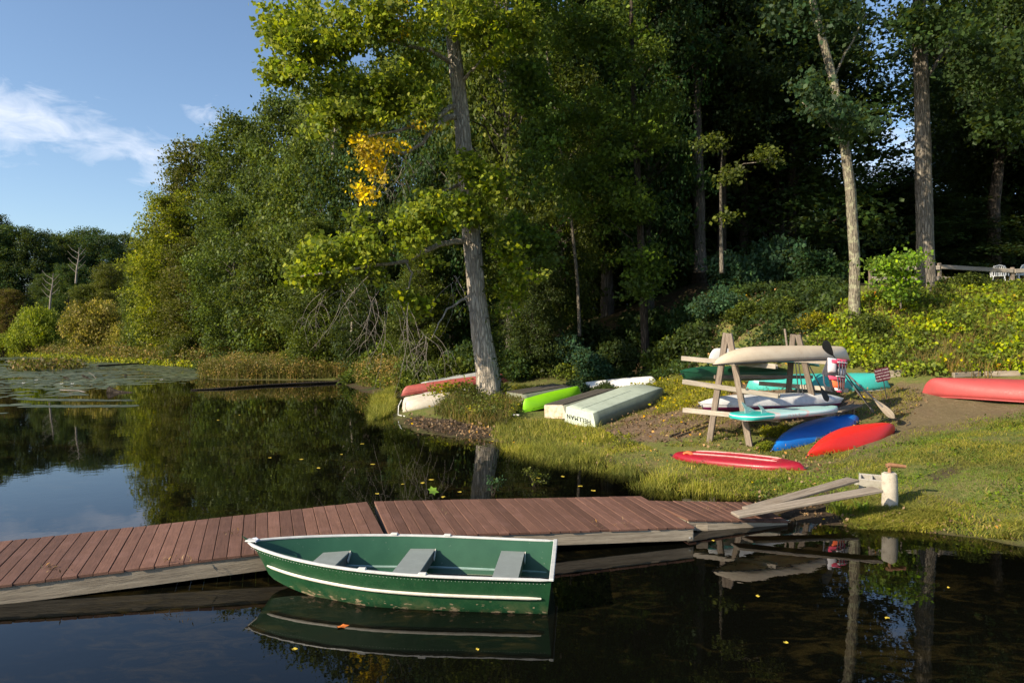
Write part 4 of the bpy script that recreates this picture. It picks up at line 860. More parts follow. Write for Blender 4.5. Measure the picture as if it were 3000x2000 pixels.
# ---- upturned boats on the left bank
def jon(label, A, B_, beam, D, mb_, ms, mt, grp, slats=0, bowround=.35, taper=.62):
    A, B_ = Vector(A), Vector(B_); L = (B_-A).length; Mt = frame(A, B_, (gn(A)+gn(B_)).normalized()); t = thing('rowboat', label, 'boat', M=Mt, group=grp)
    SSn = 16; bot = []; top = []
    for i in range(SSn+1):
        s = i/SSn; x = -L/2+L*s; k = max(0, (s-.62)/.38); bt_ = beam/2*(1-taper*k**2.2-.04*(1-s)); bb = bt_*.83; zb = D*(1-.0*s)-D*bowround*k**2.2*1.2
        bot.append((x-.0, bb, zb)); top.append((x+.02*(s < .01), bt_, .0))
    v = []; f = []
    for (x, b, z), (x2, b2, z2) in zip(bot, top): v += [(x2, -b2, z2), (x, -b, z-.015), (x, -b+.03, z+.0), (x, b-.03, z+.0), (x, b, z-.015), (x2, b2, z2)]
    def sh(cols, name, m):
        vv = []; ff = []
        for i in range(SSn+1): vv += [v[i*6+c] for c in cols]
        n = len(cols)
        for i in range(SSn):
            for k in range(n-1): ff.append((i*n+k, (i+1)*n+k, (i+1)*n+k+1, i*n+k+1))
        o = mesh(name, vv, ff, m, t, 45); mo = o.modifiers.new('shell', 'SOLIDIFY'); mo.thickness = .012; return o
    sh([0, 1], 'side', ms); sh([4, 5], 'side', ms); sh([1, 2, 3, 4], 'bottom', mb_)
    e = v[0:6]; o = mesh('transom', [(p[0]-.008, p[1], p[2]) for p in e]+[(p[0]+.02, p[1], p[2]) for p in e], [tuple(range(6)), tuple(range(11, 5, -1))]+[(i, i+6, (i+1) % 6+6, (i+1) % 6) for i in range(6)], mt, t)
    e = v[-6:]; mesh('bow_plate', e, [tuple(range(5, -1, -1))], ms, t)
    if slats:
        for k in range(slats):
            y = (k-(slats-1)/2)*beam*.8/slats; bar('slat', (-L/2+.02, y, D+.012), (L*.22, y*.95, D+.012), beam*.8/slats-.02, .02, M['jon_slat'], t, c=.003, loc=True)
    else:
        for k in (0,): bar('keel_strip', (-L/2+.05, k*beam*.26, D+.006), (L*.12, k*beam*.24, D+.006), .022, .012, mb_, t, c=.002, loc=True)
    return t
GB = 'upturned boats on the bank'
def gp_(x, y, dz=0): return Vector((x, y, hz(x, y)+dz))
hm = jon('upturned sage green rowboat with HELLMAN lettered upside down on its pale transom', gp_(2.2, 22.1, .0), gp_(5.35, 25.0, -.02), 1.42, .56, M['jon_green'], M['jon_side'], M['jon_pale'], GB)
Lh = (gp_(2.2, 22.1)-gp_(5.35, 25.0)).length
text('HELLMAN', .215, M['ink_black'], hm, Matrix.Translation((-Lh/2-.0095, .05, .24))@Matrix.Rotation(R(-90), 4, 'Z')@Matrix.Rotation(R(90), 4, 'X')@Matrix.Rotation(R(180), 4, 'Z'), extr=.001, spacing=1.12)
jon('upturned boat with dark planked bottom and a rusty white transom, against the green HELLMAN boat', gp_(1.48, 23.25, .02), gp_(4.3, 25.9, 0), 1.1, .47, M['jon_slat'], M['jon_grey'], M['jon_rust'], GB, slats=6)
jon('upturned grey boat with dark plank bottom just right of the big trunk', gp_(.1, 26.2, .0), gp_(2.75, 28.7, 0), 1.15, .46, M['jon_slat'], M['jon_grey'], M['jon_grey'], GB, slats=5)
jon('upturned dull silver boat behind the red canoe on the left bank', gp_(-3.9, 31.3, .25), gp_(-.6, 33.2, .2), 1.2, .5, M['silver'], M['silver'], M['silver'], GB)
hull_thing('kayak', 'lime green kayak lying upturned among the old boats right of the big trunk', 'kayak', gp_(.38, 24.6, .05), gp_(2.75, 26.95, .12), M['k_lime'], .92, .42, GB, open_=False, closed=.05, sheer=.08, p=2.9, rock=.03, sq=2.1)
hull_thing('canoe', 'white canoe lying upturned behind the green HELLMAN boat', 'canoe', gp_(2.2, 28.9, -.05), gp_(6.0, 28.0, -.1), M['c_white'], .85, .36, GB, sheer=.1, p=3)
hull_thing('canoe', 'old red canoe lying upturned behind the big trunk on the left bank', 'canoe', Vector((-4.75, 29.2, .50)), Vector((-.2, 31.0, 1.0)), M['c_oldred'], .85, .36, GB, up=up0, sheer=.06, p=2.6)
hull_thing('canoe', 'white hull between the red canoe and the stained hull on the left bank', 'canoe', gp_(-4.5, 27.9, .04), gp_(-1.55, 28.9, .02), M['c_oldwhite'], .9, .46, GB, sheer=.03, p=4.5, open_=True)
hull_thing('canoe', 'stained white hull lying upturned nearest the water at the tip of the left bank', 'canoe', gp_(-4.25, 26.5, .0), gp_(-1.65, 27.1, .02), M['c_oldwhite'], .95, .48, GB, sheer=.03, p=4.5)
hull_thing('canoe', 'dark teal canoe half hidden in leaves behind the big trunk', 'canoe', gp_(-.6, 35, .15), gp_(1.6, 36.5, .35), M['c_teal'], .85, .4, GB, sheer=.1)
pts = [gp_(-4.25, 26.3, .5), gp_(-4.35, 26.2, .3), gp_(-4.25, 25.5, .03), gp_(-3.9, 24.9, .02)]
v, f = tube(pts, .018, 6); tag(mesh('rope', v, f, M['c_white'], None, 50), 'white rope hanging from the stained white hull down to the mud', 'rope')
v, f = boxvf(.5, .12, .05, .01); o = mesh('board_scrap', v, f, M['c_white']); o.matrix_basis = Matrix.Translation(gp_(.02, 23.9, .06))@Matrix.Rotation(R(-12), 4, 'Z'); tag(o, 'short white board in the grass left of the lime green kayak', 'board')
# ================================================================ THE BIG COTTONWOOD
def pxpuff(px, py, D, rx, ry=None, n=None, den=1.0):   # a leaf mass seen at a pixel, radii in pixels
    ry = ry or rx*.7; p = at(px, py, D); a, b = rx*D/F, ry*D/F
    return (p.x, p.y, p.z, a, (a+b)/2, b, n if n else max(6, 26*a*b*den*1.3))
rg = np.random.default_rng(77); r7 = random.Random(7)
D0 = 27.0
cw = thing('cottonwood_tree', 'large pale-barked cottonwood with yellow-green boughs standing on the bank above the old boats', 'tree', at(1435, 1165, D0))
tp = [at(*q) for q in ((1437, 1200, D0), (1434, 1150, D0), (1426, 1080, D0), (1408, 960, D0), (1396, 850, D0), (1388, 740, D0), (1376, 640, D0), (1368, 560, D0), (1360, 450, D0), (1352, 330, D0), (1336, 200, D0), (1322, 80, D0), (1310, -80, D0), (1300, -260, D0), (1285, -450, D0+.5))]
tr_r = [.62, .50, .44, .37, .35, .36, .34, .32, .31, .29, .27, .25, .21, .15, .08]
P3 = []; R3 = []
for i in range(len(tp)-1):
    for k in range(5): t = k/5; P3.append(tp[i].lerp(tp[i+1], t)); R3.append(tr_r[i]*(1-t)+tr_r[i+1]*t)
P3.append(tp[-1]); R3.append(.06)
def roots(v, f, n, base, amp):
    out_ = []
    for p in v: out_.append(p)
    return out_, f
M['bark_cw'] = bark('cottonwood_bark', (.56, .49, .40), (.34, .29, .235), 1.0, 1.0)
n_ = 30; v, f = tube(P3, R3, n_, True)
for i in range(len(P3)):
    z = P3[i].z; 
    for k in range(n_):
        q = v[i*n_+k]; a = 6.2832*k/n_; d = (q-P3[i]); rr_ = 1+.05*math.sin(a*7+z*.8)+.045*math.sin(a*13+z*2.1+2*math.sin(z*1.7))+.03*math.sin(a*3+z*.5)+(.35*max(0, 1-(z-.2)/1.0)*max(0, math.sin(a*4+1))**1.0)
        v[i*n_+k] = P3[i]+d*rr_
o = mesh('trunk', v, f, M['bark_cw'], cw, 180); wld(o, Matrix.Identity(4))
def limbpath(pts): return [at(*p) for p in pts]
def bough(pts, r0, r1, m='bark_cw', n=8, name='branch', par=None, jit=.03):
    P_ = limbpath(pts); Q = []; 
    for i in range(len(P_)-1):
        for k in range(3): t = k/3; Q.append(P_[i].lerp(P_[i+1], t)+Vector([r7.uniform(-1, 1)*jit for _ in range(3)])*(1 if k else .3))
    Q.append(P_[-1]); m_ = len(Q)
    v, f = tube(Q, [r0+(r1-r0)*(i/(m_-1))**.8 for i in range(m_)], n)
    o = mesh(name, v, f, M[m], par or cw, 180)
    if par is None or par == cw: wld(o, Matrix.Identity(4))
    return o
bough([(1372, 705, D0), (1330, 706, 26.5), (1280, 720, 26), (1240, 738, 25.6), (1190, 765, 25.2), (1120, 775, 24.8), (1030, 790, 24.2), (950, 800, 23.8), (880, 810, 23.5)], .13, .03)
bough([(1352, 305, D0), (1320, 315, 26.7), (1280, 345, 26.2), (1230, 365, 25.6), (1160, 385, 25), (1080, 400, 24.4)], .13, .04)
bough([(1350, 335, D0), (1310, 345, 26.6), (1270, 375, 26), (1240, 420, 25.6), (1180, 450, 25), (1100, 440, 24.5)], .15, .03)
bough([(1330, 190, D0), (1260, 150, 26.4), (1150, 120, 25.6), (1000, 110, 25), (880, 120, 24.5)], .11, .03)
bough([(1385, 860, D0), (1350, 880, 26.5), (1310, 905, 26), (1285, 945, 25.6), (1265, 990, 25.3)], .07, .012)
bough([(1352, 540, D0), (1300, 560, 26.4), (1240, 585, 25.8), (1200, 610, 25.4)], .08, .02)
bough([(1340, 250, D0), (1400, 190, 26.6), (1450, 120, 26.2), (1500, 60, 26)], .09, .03)
bough([(1190, 765, 25.2), (1208, 800, 25.1), (1198, 845, 25), (1175, 850, 25)], .05, .02)
# bare twigs hanging from the boughs, one spray per bough
def twigs(x0, y0, D, n, dx, dy, spread, r=.010):
    mb = MB()
    for k in range(n):
        x, y = x0+r7.uniform(-spread, spread), y0+r7.uniform(-25, 25); pts = []; ax_ = r7.uniform(-1, 1)*dx; L = r7.uniform(.5, 1.1)*dy; cv = r7.uniform(-.5, .5)
        d = D+r7.uniform(-.7, .7)
        for i in range(8): t = i/7; pts.append(at(x+ax_*t+cv*dx*math.sin(t*3)+r7.uniform(-3, 3), y+L*t**1.1, d+r7.uniform(-.06, .06)))
        mb.add(*tube(pts, [r*(1-.75*i/7) for i in range(8)], 4, False))
        for q in range(2):
            j = r7.randrange(2, 6); b = pts[j]; s_ = r7.choice((-1, 1)); mb.add(*tube([b, b+Vector((s_*.18, .05, -.12)), b+Vector((s_*.3, .05, -.38)), b+Vector((s_*.34, .06, -.62))], [r*.6, r*.5, r*.4, r*.2], 4, False))
    o = mb.out('bare_twig', M['twig'], cw, 180); wld(o, Matrix.Identity(4)); return o
twigs(1040, 830, 24.4, 9, 130, 190, 90); twigs(1130, 860, 24.8, 6, 90, 210, 60); twigs(1255, 990, 25.3, 7, 70, 150, 30); twigs(1180, 470, 25, 9, 80, 120, 60, .01); twigs(1340, 830, 26.3, 5, 60, 160, 20); twigs(1150, 900, 24.6, 6, 60, 260, 50)
cwl = []
def cloud(lst, poly, D, n, r, dn=1.0, dd=.6):       # fill a quadrilateral band with small leaf masses
    for _ in range(n):
        t = rg.random(); i = int(t*(len(poly)-1)); u = t*(len(poly)-1)-i; (x0, y0, w0), (x1, y1, w1) = poly[i], poly[i+1]
        x = x0+(x1-x0)*u; y = y0+(y1-y0)*u; w_ = w0+(w1-w0)*u
        q = rg.uniform(.7, 1.25)*r; lst.append(pxpuff(x+rg.normal()*w_*.3, y+rg.normal()*w_*.42, D+rg.normal()*dd, q, q*.6, den=dn))
# low bough
cloud(cwl, [(860, 815, 30), (930, 775, 60), (1010, 760, 75), (1100, 725, 85), (1180, 690, 85), (1250, 640, 90), (1310, 610, 60)], 24.6, 100, 33, 1.2, .5)
# middle and upper masses
cloud(cwl, [(930, 350, 45), (1010, 320, 90), (1100, 270, 120), (1200, 240, 120), (1290, 300, 90)], 25, 90, 36, 1.1, .7)
cloud(cwl, [(800, 110, 50), (880, 60, 120), (980, 60, 150), (1100, 30, 180), (1230, 30, 180), (1340, -20, 140)], 25, 130, 38, 1.0, 1.0)
cloud(cwl, [(790, 210, 30), (850, 200, 60), (930, 190, 80), (1040, 190, 90)], 25, 36, 32, 1.1, .6)
cloud(cwl, [(900, -140, 150), (1100, -220, 200), (1300, -250, 200), (1500, -150, 150)], 25.5, 90, 55, .8, 1.3)
cloud(cwl, [(1330, 480, 50), (1400, 500, 80), (1430, 560, 70), (1400, 640, 60), (1330, 590, 60)], 26.0, 40, 30, 1.1, .4)
cloud(cwl, [(1380, 60, 100), (1450, 100, 110), (1560, 60, 100)], 26, 36, 36, 1.0, .7)
cloud(cwl, [(1480, 700, 50), (1510, 790, 60), (1500, 880, 60)], 26.6, 24, 28, 1.0, .4)
cloud(cwl, [(1160, 850, 24), (1200, 880, 30), (1240, 920, 20)], 25.6, 8, 20, 1.0, .3)
def clear(lst, xs, ys, half, ranges):
    out_ = []
    for q in lst:
        px = 1500+q[0]*F/q[1]; py = HY-(q[2]-CAMZ)*F/q[1]; wpx = q[3]*F/q[1]*.75
        if q[1] < 27 and abs(px-np.interp(py, xs, ys)) < half+wpx and any(a < py < b for a, b in ranges): continue
        out_.append(q)
    return out_
cwl = clear(cwl, (-260, 80, 330, 560, 740, 960, 1165), (1300, 1322, 1352, 1368, 1388, 1408, 1435), 26, ((95, 440), (655, 1150)))
o = foliage('crown', cwl, 21, 'leaf_yellowgreen', cw, 13, .20, .165, .35, .35, .4, .9); wld(o, Matrix.Identity(4))
gl_ = []
cloud(gl_, [(1055, 420, 20), (1090, 430, 40), (1130, 440, 45), (1180, 425, 30)], 24.6, 17, 22, .75, .3); cloud(gl_, [(1080, 470, 20), (1100, 500, 30), (1115, 530, 20)], 24.6, 6, 18, .6, .2)
cloud(gl_, [(1040, 520, 8), (1085, 585, 10), (1140, 555, 8)], 24.6, 4, 10, .9, .1); cloud(gl_, [(1130, 60, 60), (1170, 10, 60)], 24.8, 6, 26, .5, .3); cloud(gl_, [(1225, 365, 8), (1272, 372, 8)], 25, 3, 12, .9, .1)
o = foliage('leaf_cluster', gl_, 22, 'leaf_gold', cw, 7, .22, .14, .3, .3, .3, .85); wld(o, Matrix.Identity(4)); o['label'] = 'bright golden leaves'
# ivy on the trunk
iv = []
for k in range(46):
    y = rg.uniform(560, 1150); i = np.interp(y, (560, 740, 960, 1165), (1368, 1388, 1408, 1435)); iv.append(pxpuff(i+rg.uniform(18, 52), y, D0-.1+rg.uniform(0, .4), 15, 22, 8))
o = foliage('ivy', iv, 23, 'leaf_green', None, 8, .10, .10, .3, .2, .6, .8); tag(o, 'green creeper climbing the shaded right side of the big cottonwood trunk', 'creeper')

# ================================================================ TREES ON THE HILLSIDE
def bigtree(name, label, pts, rad, barkm, cr, leafm, seed, leaf=.18, boughs=(), per=15, sig=.24, n_=20):
    b = at(*pts[0]); t = thing(name, label, 'tree', b); P_ = [at(*p) for p in pts]; Q = []; RR = []
    for i in range(len(P_)-1):
        for k in range(4): u = k/4; Q.append(P_[i].lerp(P_[i+1], u)); RR.append(rad[i]*(1-u)+rad[i+1]*u)
    Q.append(P_[-1]); RR.append(rad[-1]); v, f = tube(Q, RR, n_)
    for i in range(len(Q)):
        for k in range(n_): a = 6.2832*k/n_; z = Q[i].z; v[i*n_+k] = Q[i]+(v[i*n_+k]-Q[i])*(1+.04*math.sin(a*6+z)+.035*math.sin(a*11+z*1.7)+.25*max(0, 1-i/5)*max(0, math.sin(a*3+seed)))
    o = mesh('trunk', v, f, M[barkm], t, 180); wld(o, Matrix.Identity(4))
    for bp, r0, r1 in boughs: bough(bp, r0, r1, barkm, 7, 'branch', t, .06).matrix_basis = t.matrix_basis.inverted()
    if cr: o = foliage('crown', cr, seed, leafm, t, per, sig, leaf, .5, .15, .45, .7); wld(o, Matrix.Identity(4))
    return t
c1 = []; cloud(c1, [(2330, 260, 60), (2400, 290, 60), (2470, 330, 60), (2540, 380, 40)], 23.5, 24, 34, .9, 1.0); cloud(c1, [(2150, -150, 150), (2400, -260, 200), (2620, -200, 120)], 25, 110, 60, .9, 2.0)
cloud(c1, [(2250, 40, 80), (2380, 20, 90), (2500, 60, 60)], 25, 40, 40, .9, 1.5)
bigtree('leaning_tree', 'leaning tree with a pale lichen-blotched trunk at the left end of the yellow hillside', [(2502, 940, 23.6), (2503, 900, 23.6), (2504, 760, 23.6), (2492, 560, 23.6), (2472, 400, 23.6), (2440, 230, 23.6), (2395, 60, 23.6), (2350, -120, 23.8), (2320, -260, 24)],
        [.24, .19, .175, .165, .15, .14, .12, .08, .04], 'bark_lichen', c1, 'leaf_blue', 31, boughs=[([(2470, 400, 23.6), (2420, 350, 23.3), (2350, 300, 23)], .05, .015), ([(2440, 230, 23.6), (2500, 120, 24), (2540, 40, 24)], .05, .02)])
c2 = []; cloud(c2, [(2650, 90, 60), (2750, 60, 90), (2850, 120, 90), (2950, 200, 110), (3050, 160, 100)], 25, 84, 42, .9, 1.5); cloud(c2, [(2650, -150, 110), (2850, -200, 160), (3100, -150, 160)], 26, 90, 60, .8, 2)
cloud(c2, [(2880, 330, 60), (2960, 380, 60), (3020, 300, 60)], 24.6, 24, 34, .8, .8)
bigtree('oak_tree', 'thick straight grey trunk with furrowed bark standing at the rail fence on the hillside', [(2716, 905, 26.0), (2716, 862, 26.0), (2712, 760, 26.0), (2707, 600, 26.0), (2704, 420, 26.0), (2700, 250, 26.0), (2694, 100, 26.0), (2690, -100, 26), (2690, -260, 26)],
        [.46, .36, .305, .285, .27, .255, .235, .18, .1], 'bark_gray', c2, 'leaf_dark', 32, boughs=[([(2700, 250, 26), (2760, 150, 26), (2850, 90, 25.5), (2950, 80, 25)], .1, .03), ([(2696, 120, 26), (2650, 60, 25.5), (2600, 30, 25)], .09, .03)])
c3 = []; cloud(c3, [(2100, 40, 110), (2200, -60, 130), (2000, -100, 130)], 34, 60, 50, .7, 1.5)
bigtree('maple_tree', 'brown sunlit trunk forking high up in the dark middle of the wood', [(2050, 800, 40), (2050, 740, 40), (2050, 600, 40), (2044, 420, 40), (2042, 260, 40), (2030, 150, 40), (2020, 60, 40)], [.36, .33, .31, .27, .2, .15, .1], 'bark_far', [], 'leaf_dark', 33,
        boughs=[([(2042, 280, 40), (2065, 200, 40), (2075, 110, 40)], .15, .06), ([(2040, 210, 40), (2010, 180, 40), (1990, 172, 40)], .1, .06)], n_=12)
c4 = []; cloud(c4, [(1640, 560, 80), (1700, 500, 110), (1790, 560, 110), (1850, 640, 90), (1900, 560, 90)], 31.5, 100, 34, 1.0, .8); cloud(c4, [(1600, 380, 90), (1720, 330, 120), (1850, 380, 120), (1960, 330, 80)], 31.5, 90, 38, .9, 1.1)
cloud(c4, [(1600, 120, 110), (1750, 60, 140), (1900, 150, 140)], 32, 90, 44, .8, 1.2); cloud(c4, [(1850, 750, 50), (1880, 830, 60), (1930, 780, 60)], 31, 34, 26, .9, .5)
cloud(c4, [(1640, -180, 150), (1800, -250, 170), (2000, -200, 150)], 33, 80, 60, .7, 1.5)
bigtree('hickory_tree', 'dark slim trunk with drooping bright green sprays left of the boat rack', [(1896, 1118, 33), (1895, 1090, 33), (1888, 950, 33), (1882, 800, 33), (1872, 600, 33), (1860, 350, 33), (1850, 100, 33), (1850, -150, 33)], [.26, .22, .2, .18, .16, .14, .1, .06], 'bark_dark', c4, 'leaf_mid', 34, per=12, n_=14,
        boughs=[([(1872, 600, 33), (1800, 520, 32), (1720, 500, 31.5)], .06, .02), ([(1866, 480, 33), (1930, 400, 32), (1980, 360, 31.5)], .06, .02), ([(1885, 830, 33), (1850, 700, 31.5), (1780, 640, 31)], .05, .015)])
c5 = []; cloud(c5, [(1500, 180, 80), (1560, 260, 90), (1600, 400, 90), (1560, 520, 80)], 29, 96, 34, 1.0, .7); cloud(c5, [(1500, 620, 60), (1540, 700, 60), (1600, 760, 60)], 29, 40, 30, .9, .5); cloud(c5, [(1500, -80, 110), (1620, -20, 110)], 29, 44, 44, .9, 1)
bigtree('young_maple', 'thin pale stem with broad green leaf sprays just right of the cottonwood', [(1698, 985, 33.5), (1697, 940, 33.5), (1692, 830, 33.5), (1675, 650, 33), (1640, 400, 32), (1600, 150, 31)], [.1, .085, .08, .07, .06, .04], 'bark_gray', c5, 'leaf_mid', 35, per=12, n_=10)
c6 = []; cloud(c6, [(2050, 425, 12), (2085, 405, 16), (2105, 430, 12)], 27.5, 6, 15, .9, .4); cloud(c6, [(2120, 520, 12), (2150, 490, 22), (2190, 500, 16)], 27.5, 6, 16, .8, .4); cloud(c6, [(2215, 440, 16), (2240, 455, 22), (2290, 480, 22)], 27, 7, 16, .8, .4); cloud(c6, [(2120, 600, 20), (2140, 660, 20)], 28, 3, 13, .7, .4)
bigtree('sapling', 'slim sapling with a few sunlit leaf sprays in the dark gap above the rack', [(2115, 800, 30), (2113, 700, 30), (2112, 550, 29), (2116, 440, 28)], [.09, .075, .06, .02], 'bark_gray', c6, 'leaf_green', 36, leaf=.15, per=9, boughs=[([(2112, 520, 29), (2180, 480, 27.5), (2280, 465, 27)], .03, .01)], n_=10)
c7 = []; cloud(c7, [(2570, 800, 30), (2620, 780, 50), (2680, 760, 30)], 23, 16, 26, 1, .4); cloud(c7, [(2630, 850, 30), (2650, 830, 30)], 23, 7, 22, 1, .3)
bigtree('shrub', 'small yellow-green shrub between the leaning trunk and the grey fence trunk', [(2640, 905, 23), (2636, 850, 23), (2625, 790, 23)], [.03, .025, .015], 'bark_far', c7, 'leaf_lime', 37, leaf=.13, n_=8)['category'] = 'shrub'

# ================================================================ BUSHES
def bush_proto(seed, flat=.75, leaf=.12, n=11, per=12, ns=26, sg=.10, rk_=1.0):
    rng = np.random.default_rng(seed); root = bpy.data.objects.new('proto', None); COL.objects.link(root); pl = []; mb = MB()
    for k in range(n):
        a = k*2.4; q = rng.uniform(.1, .75); z = rng.uniform(.25, 1.0)*(1.1-.4*q); r = rng.uniform(.24, .4)*rk_; c = (math.cos(a)*q, math.sin(a)*q, z*flat)
        pl.append((c[0], c[1], c[2], r, r, r*.8, ns)); mb.add(*tube([(0, 0, -.1), (c[0]*.5, c[1]*.5, c[2]*.55), c], [.02, .014, .005], 4, False))
    mb.out('stem', M['bark_dark'], root, 180); foliage('foliage', pl, seed+1, 'leaf_green', root, per, sg, leaf, .5, .1, .5, .7); return root
BP = [bush_proto(1, leaf=.10, ns=34), bush_proto(2, .9, leaf=.09, ns=38), bush_proto(3, .7, .08, 13, 16, 34), bush_proto(4, .85, .045, 24, 16, 40, .06, .8)]
def bush(px, py, D, r, lm, name, label, group, h=1.0, cat='shrub', k=None):
    p = BP[r7.randrange(3) if k is None else k]; c = copy_tree(p); c.name = name; x = (px-1500)*D/F
    c.location = (x, D, hz(x, D)-.05); c.scale = (r, r, r*h); c.rotation_euler = (0, 0, r7.uniform(0, 6.28))
    for ch in c.children:
        if ch.name.startswith('foliage'): setmat(ch, lm)
    return tag(c, label, cat, group)
BG = 'bushes under the wood edge'
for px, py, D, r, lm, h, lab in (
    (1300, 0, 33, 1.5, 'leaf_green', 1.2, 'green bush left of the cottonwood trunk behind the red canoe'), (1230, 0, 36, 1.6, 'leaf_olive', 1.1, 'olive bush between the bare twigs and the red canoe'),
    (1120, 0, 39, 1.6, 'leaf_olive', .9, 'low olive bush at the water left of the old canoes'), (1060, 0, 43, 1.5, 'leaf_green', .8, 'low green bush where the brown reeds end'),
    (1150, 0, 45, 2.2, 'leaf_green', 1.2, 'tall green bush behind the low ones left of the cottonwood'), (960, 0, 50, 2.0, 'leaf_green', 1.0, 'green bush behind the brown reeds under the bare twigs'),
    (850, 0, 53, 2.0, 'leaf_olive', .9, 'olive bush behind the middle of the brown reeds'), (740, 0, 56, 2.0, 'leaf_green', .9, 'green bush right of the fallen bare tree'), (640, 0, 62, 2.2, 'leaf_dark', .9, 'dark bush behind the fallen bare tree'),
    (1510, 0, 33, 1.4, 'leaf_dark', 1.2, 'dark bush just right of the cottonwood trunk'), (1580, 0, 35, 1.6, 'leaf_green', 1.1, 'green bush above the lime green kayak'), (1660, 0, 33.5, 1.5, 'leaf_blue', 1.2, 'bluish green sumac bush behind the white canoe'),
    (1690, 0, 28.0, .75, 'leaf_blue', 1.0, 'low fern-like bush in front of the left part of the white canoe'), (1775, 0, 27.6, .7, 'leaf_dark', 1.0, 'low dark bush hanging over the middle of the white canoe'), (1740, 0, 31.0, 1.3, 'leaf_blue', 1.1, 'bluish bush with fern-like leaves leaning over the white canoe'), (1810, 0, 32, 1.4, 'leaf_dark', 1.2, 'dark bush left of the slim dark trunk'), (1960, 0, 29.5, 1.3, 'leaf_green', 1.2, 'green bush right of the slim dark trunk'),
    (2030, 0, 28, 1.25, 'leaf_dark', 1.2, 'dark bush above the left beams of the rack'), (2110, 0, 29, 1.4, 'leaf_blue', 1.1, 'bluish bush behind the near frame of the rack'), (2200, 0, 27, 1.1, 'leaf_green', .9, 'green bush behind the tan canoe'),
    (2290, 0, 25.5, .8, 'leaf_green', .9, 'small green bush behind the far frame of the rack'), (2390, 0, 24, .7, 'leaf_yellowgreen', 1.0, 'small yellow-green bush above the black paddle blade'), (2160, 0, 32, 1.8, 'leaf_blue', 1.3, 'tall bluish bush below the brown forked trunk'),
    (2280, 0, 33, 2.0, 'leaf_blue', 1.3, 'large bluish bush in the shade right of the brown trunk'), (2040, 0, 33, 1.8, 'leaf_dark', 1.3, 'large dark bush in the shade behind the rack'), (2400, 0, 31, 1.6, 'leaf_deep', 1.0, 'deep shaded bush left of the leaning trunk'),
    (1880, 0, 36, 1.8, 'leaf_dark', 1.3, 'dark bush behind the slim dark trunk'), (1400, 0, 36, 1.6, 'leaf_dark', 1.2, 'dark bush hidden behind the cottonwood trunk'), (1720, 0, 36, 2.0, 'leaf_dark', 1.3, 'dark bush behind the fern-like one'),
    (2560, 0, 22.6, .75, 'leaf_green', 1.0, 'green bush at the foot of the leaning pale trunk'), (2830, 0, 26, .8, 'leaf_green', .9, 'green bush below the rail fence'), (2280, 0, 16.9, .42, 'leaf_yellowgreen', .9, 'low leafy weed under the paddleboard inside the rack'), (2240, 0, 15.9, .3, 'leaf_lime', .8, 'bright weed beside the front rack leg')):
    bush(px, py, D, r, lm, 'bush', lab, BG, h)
for px, D, r, lm, h, lab in ((290, 96, 5.6, 'leaf_willow', 1.05, 'large golden brown willow bush on the marsh'), (375, 93, 3.6, 'leaf_willow', .95, 'smaller golden willow bush joining the large one on its right'), (110, 108, 4.6, 'leaf_yellowgreen', 1.25, 'bright yellow-green bush near the left edge'),
                           (15, 110, 3.4, 'leaf_yellowgreen', .8, 'low yellow-green bush cut by the left edge'), (470, 86, 4.4, 'leaf_olive', 1.25, 'soft olive willow bush left of the fallen bare tree'), (205, 112, 4.0, 'leaf_rust', .95, 'rust brown bush between the two willow bushes'),
                           (60, 112, 3.0, 'leaf_olive', .7, 'dull low bush between the yellow-green ones'), (540, 74, 2.6, 'leaf_green', .9, 'dark green bush behind the fallen bare tree on the marsh edge'), (620, 68, 1.8, 'leaf_rust', .5, 'reddish brown brush pile beside the fallen bare tree')):
    bush(px, 0, D, r, lm, 'willow_bush', lab, 'bushes on the marsh', h*1.35, k=3)
for p in BP:
    for ch in list(p.children): bpy.data.objects.remove(ch)
    bpy.data.objects.remove(p)

# ================================================================ GROUND COVER
def scatter(poly, n, rng, f=None):
    P_ = np.array([p[:2] for p in poly]); lo, hi = P_.min(0), P_.max(0); out_ = np.zeros((0, 2))
    while len(out_) < n:
        q = rng.uniform(lo, hi, (n*2, 2)); q = q[poly_in(poly, q[:, 0], q[:, 1])]
        if f is not None: q = q[rng.random(len(q)) < f(q[:, 0], q[:, 1])]
        out_ = np.r_[out_, q]
    return out_[:n]
def fbm(x, y, s, seed=0):
    v = 0
    for k in range(4): v = v+np.sin(x*s*(1.9**k)+seed+3.1*k+2*np.sin(y*s*1.3*(1.7**k)+k))*np.sin(y*s*(1.8**k)+seed*1.7+k)/(1.6**k)
    return .5+v*.28
def leafcover(name, poly, n, m, label, hh, leaf, seed, per=7, sig=.10, dens=None, cat=None, stems=0):
    rng = np.random.default_rng(seed); q = scatter(poly, n, rng, dens); z = H(q[:, 0], q[:, 1])
    c = np.c_[q, z+hh*(.15+.85*rng.random(n)**.8)*(.45+fbm(q[:, 0], q[:, 1], 1.3, seed))]
    C = (c[:, None, :]+rng.normal(size=(n, per, 3))*sig*np.array([1, 1, .6])).reshape(-1, 3); K = np.repeat(np.clip(fbm(q[:, 0], q[:, 1], 2.2, seed+4)+rng.normal(size=n)*.2, 0, 1), per)
    v, f = leafmesh(C, leaf, rng, .7, .7, .1)
    o = mesh(name, v, f, M[m], None, None, {'rnd': ('FACE', np.clip(K*.55+rng.random(len(C))*.5, 0, 1)), 'clump': ('FACE', K)}); tag(o, label, None, None, 'stuff'); return o
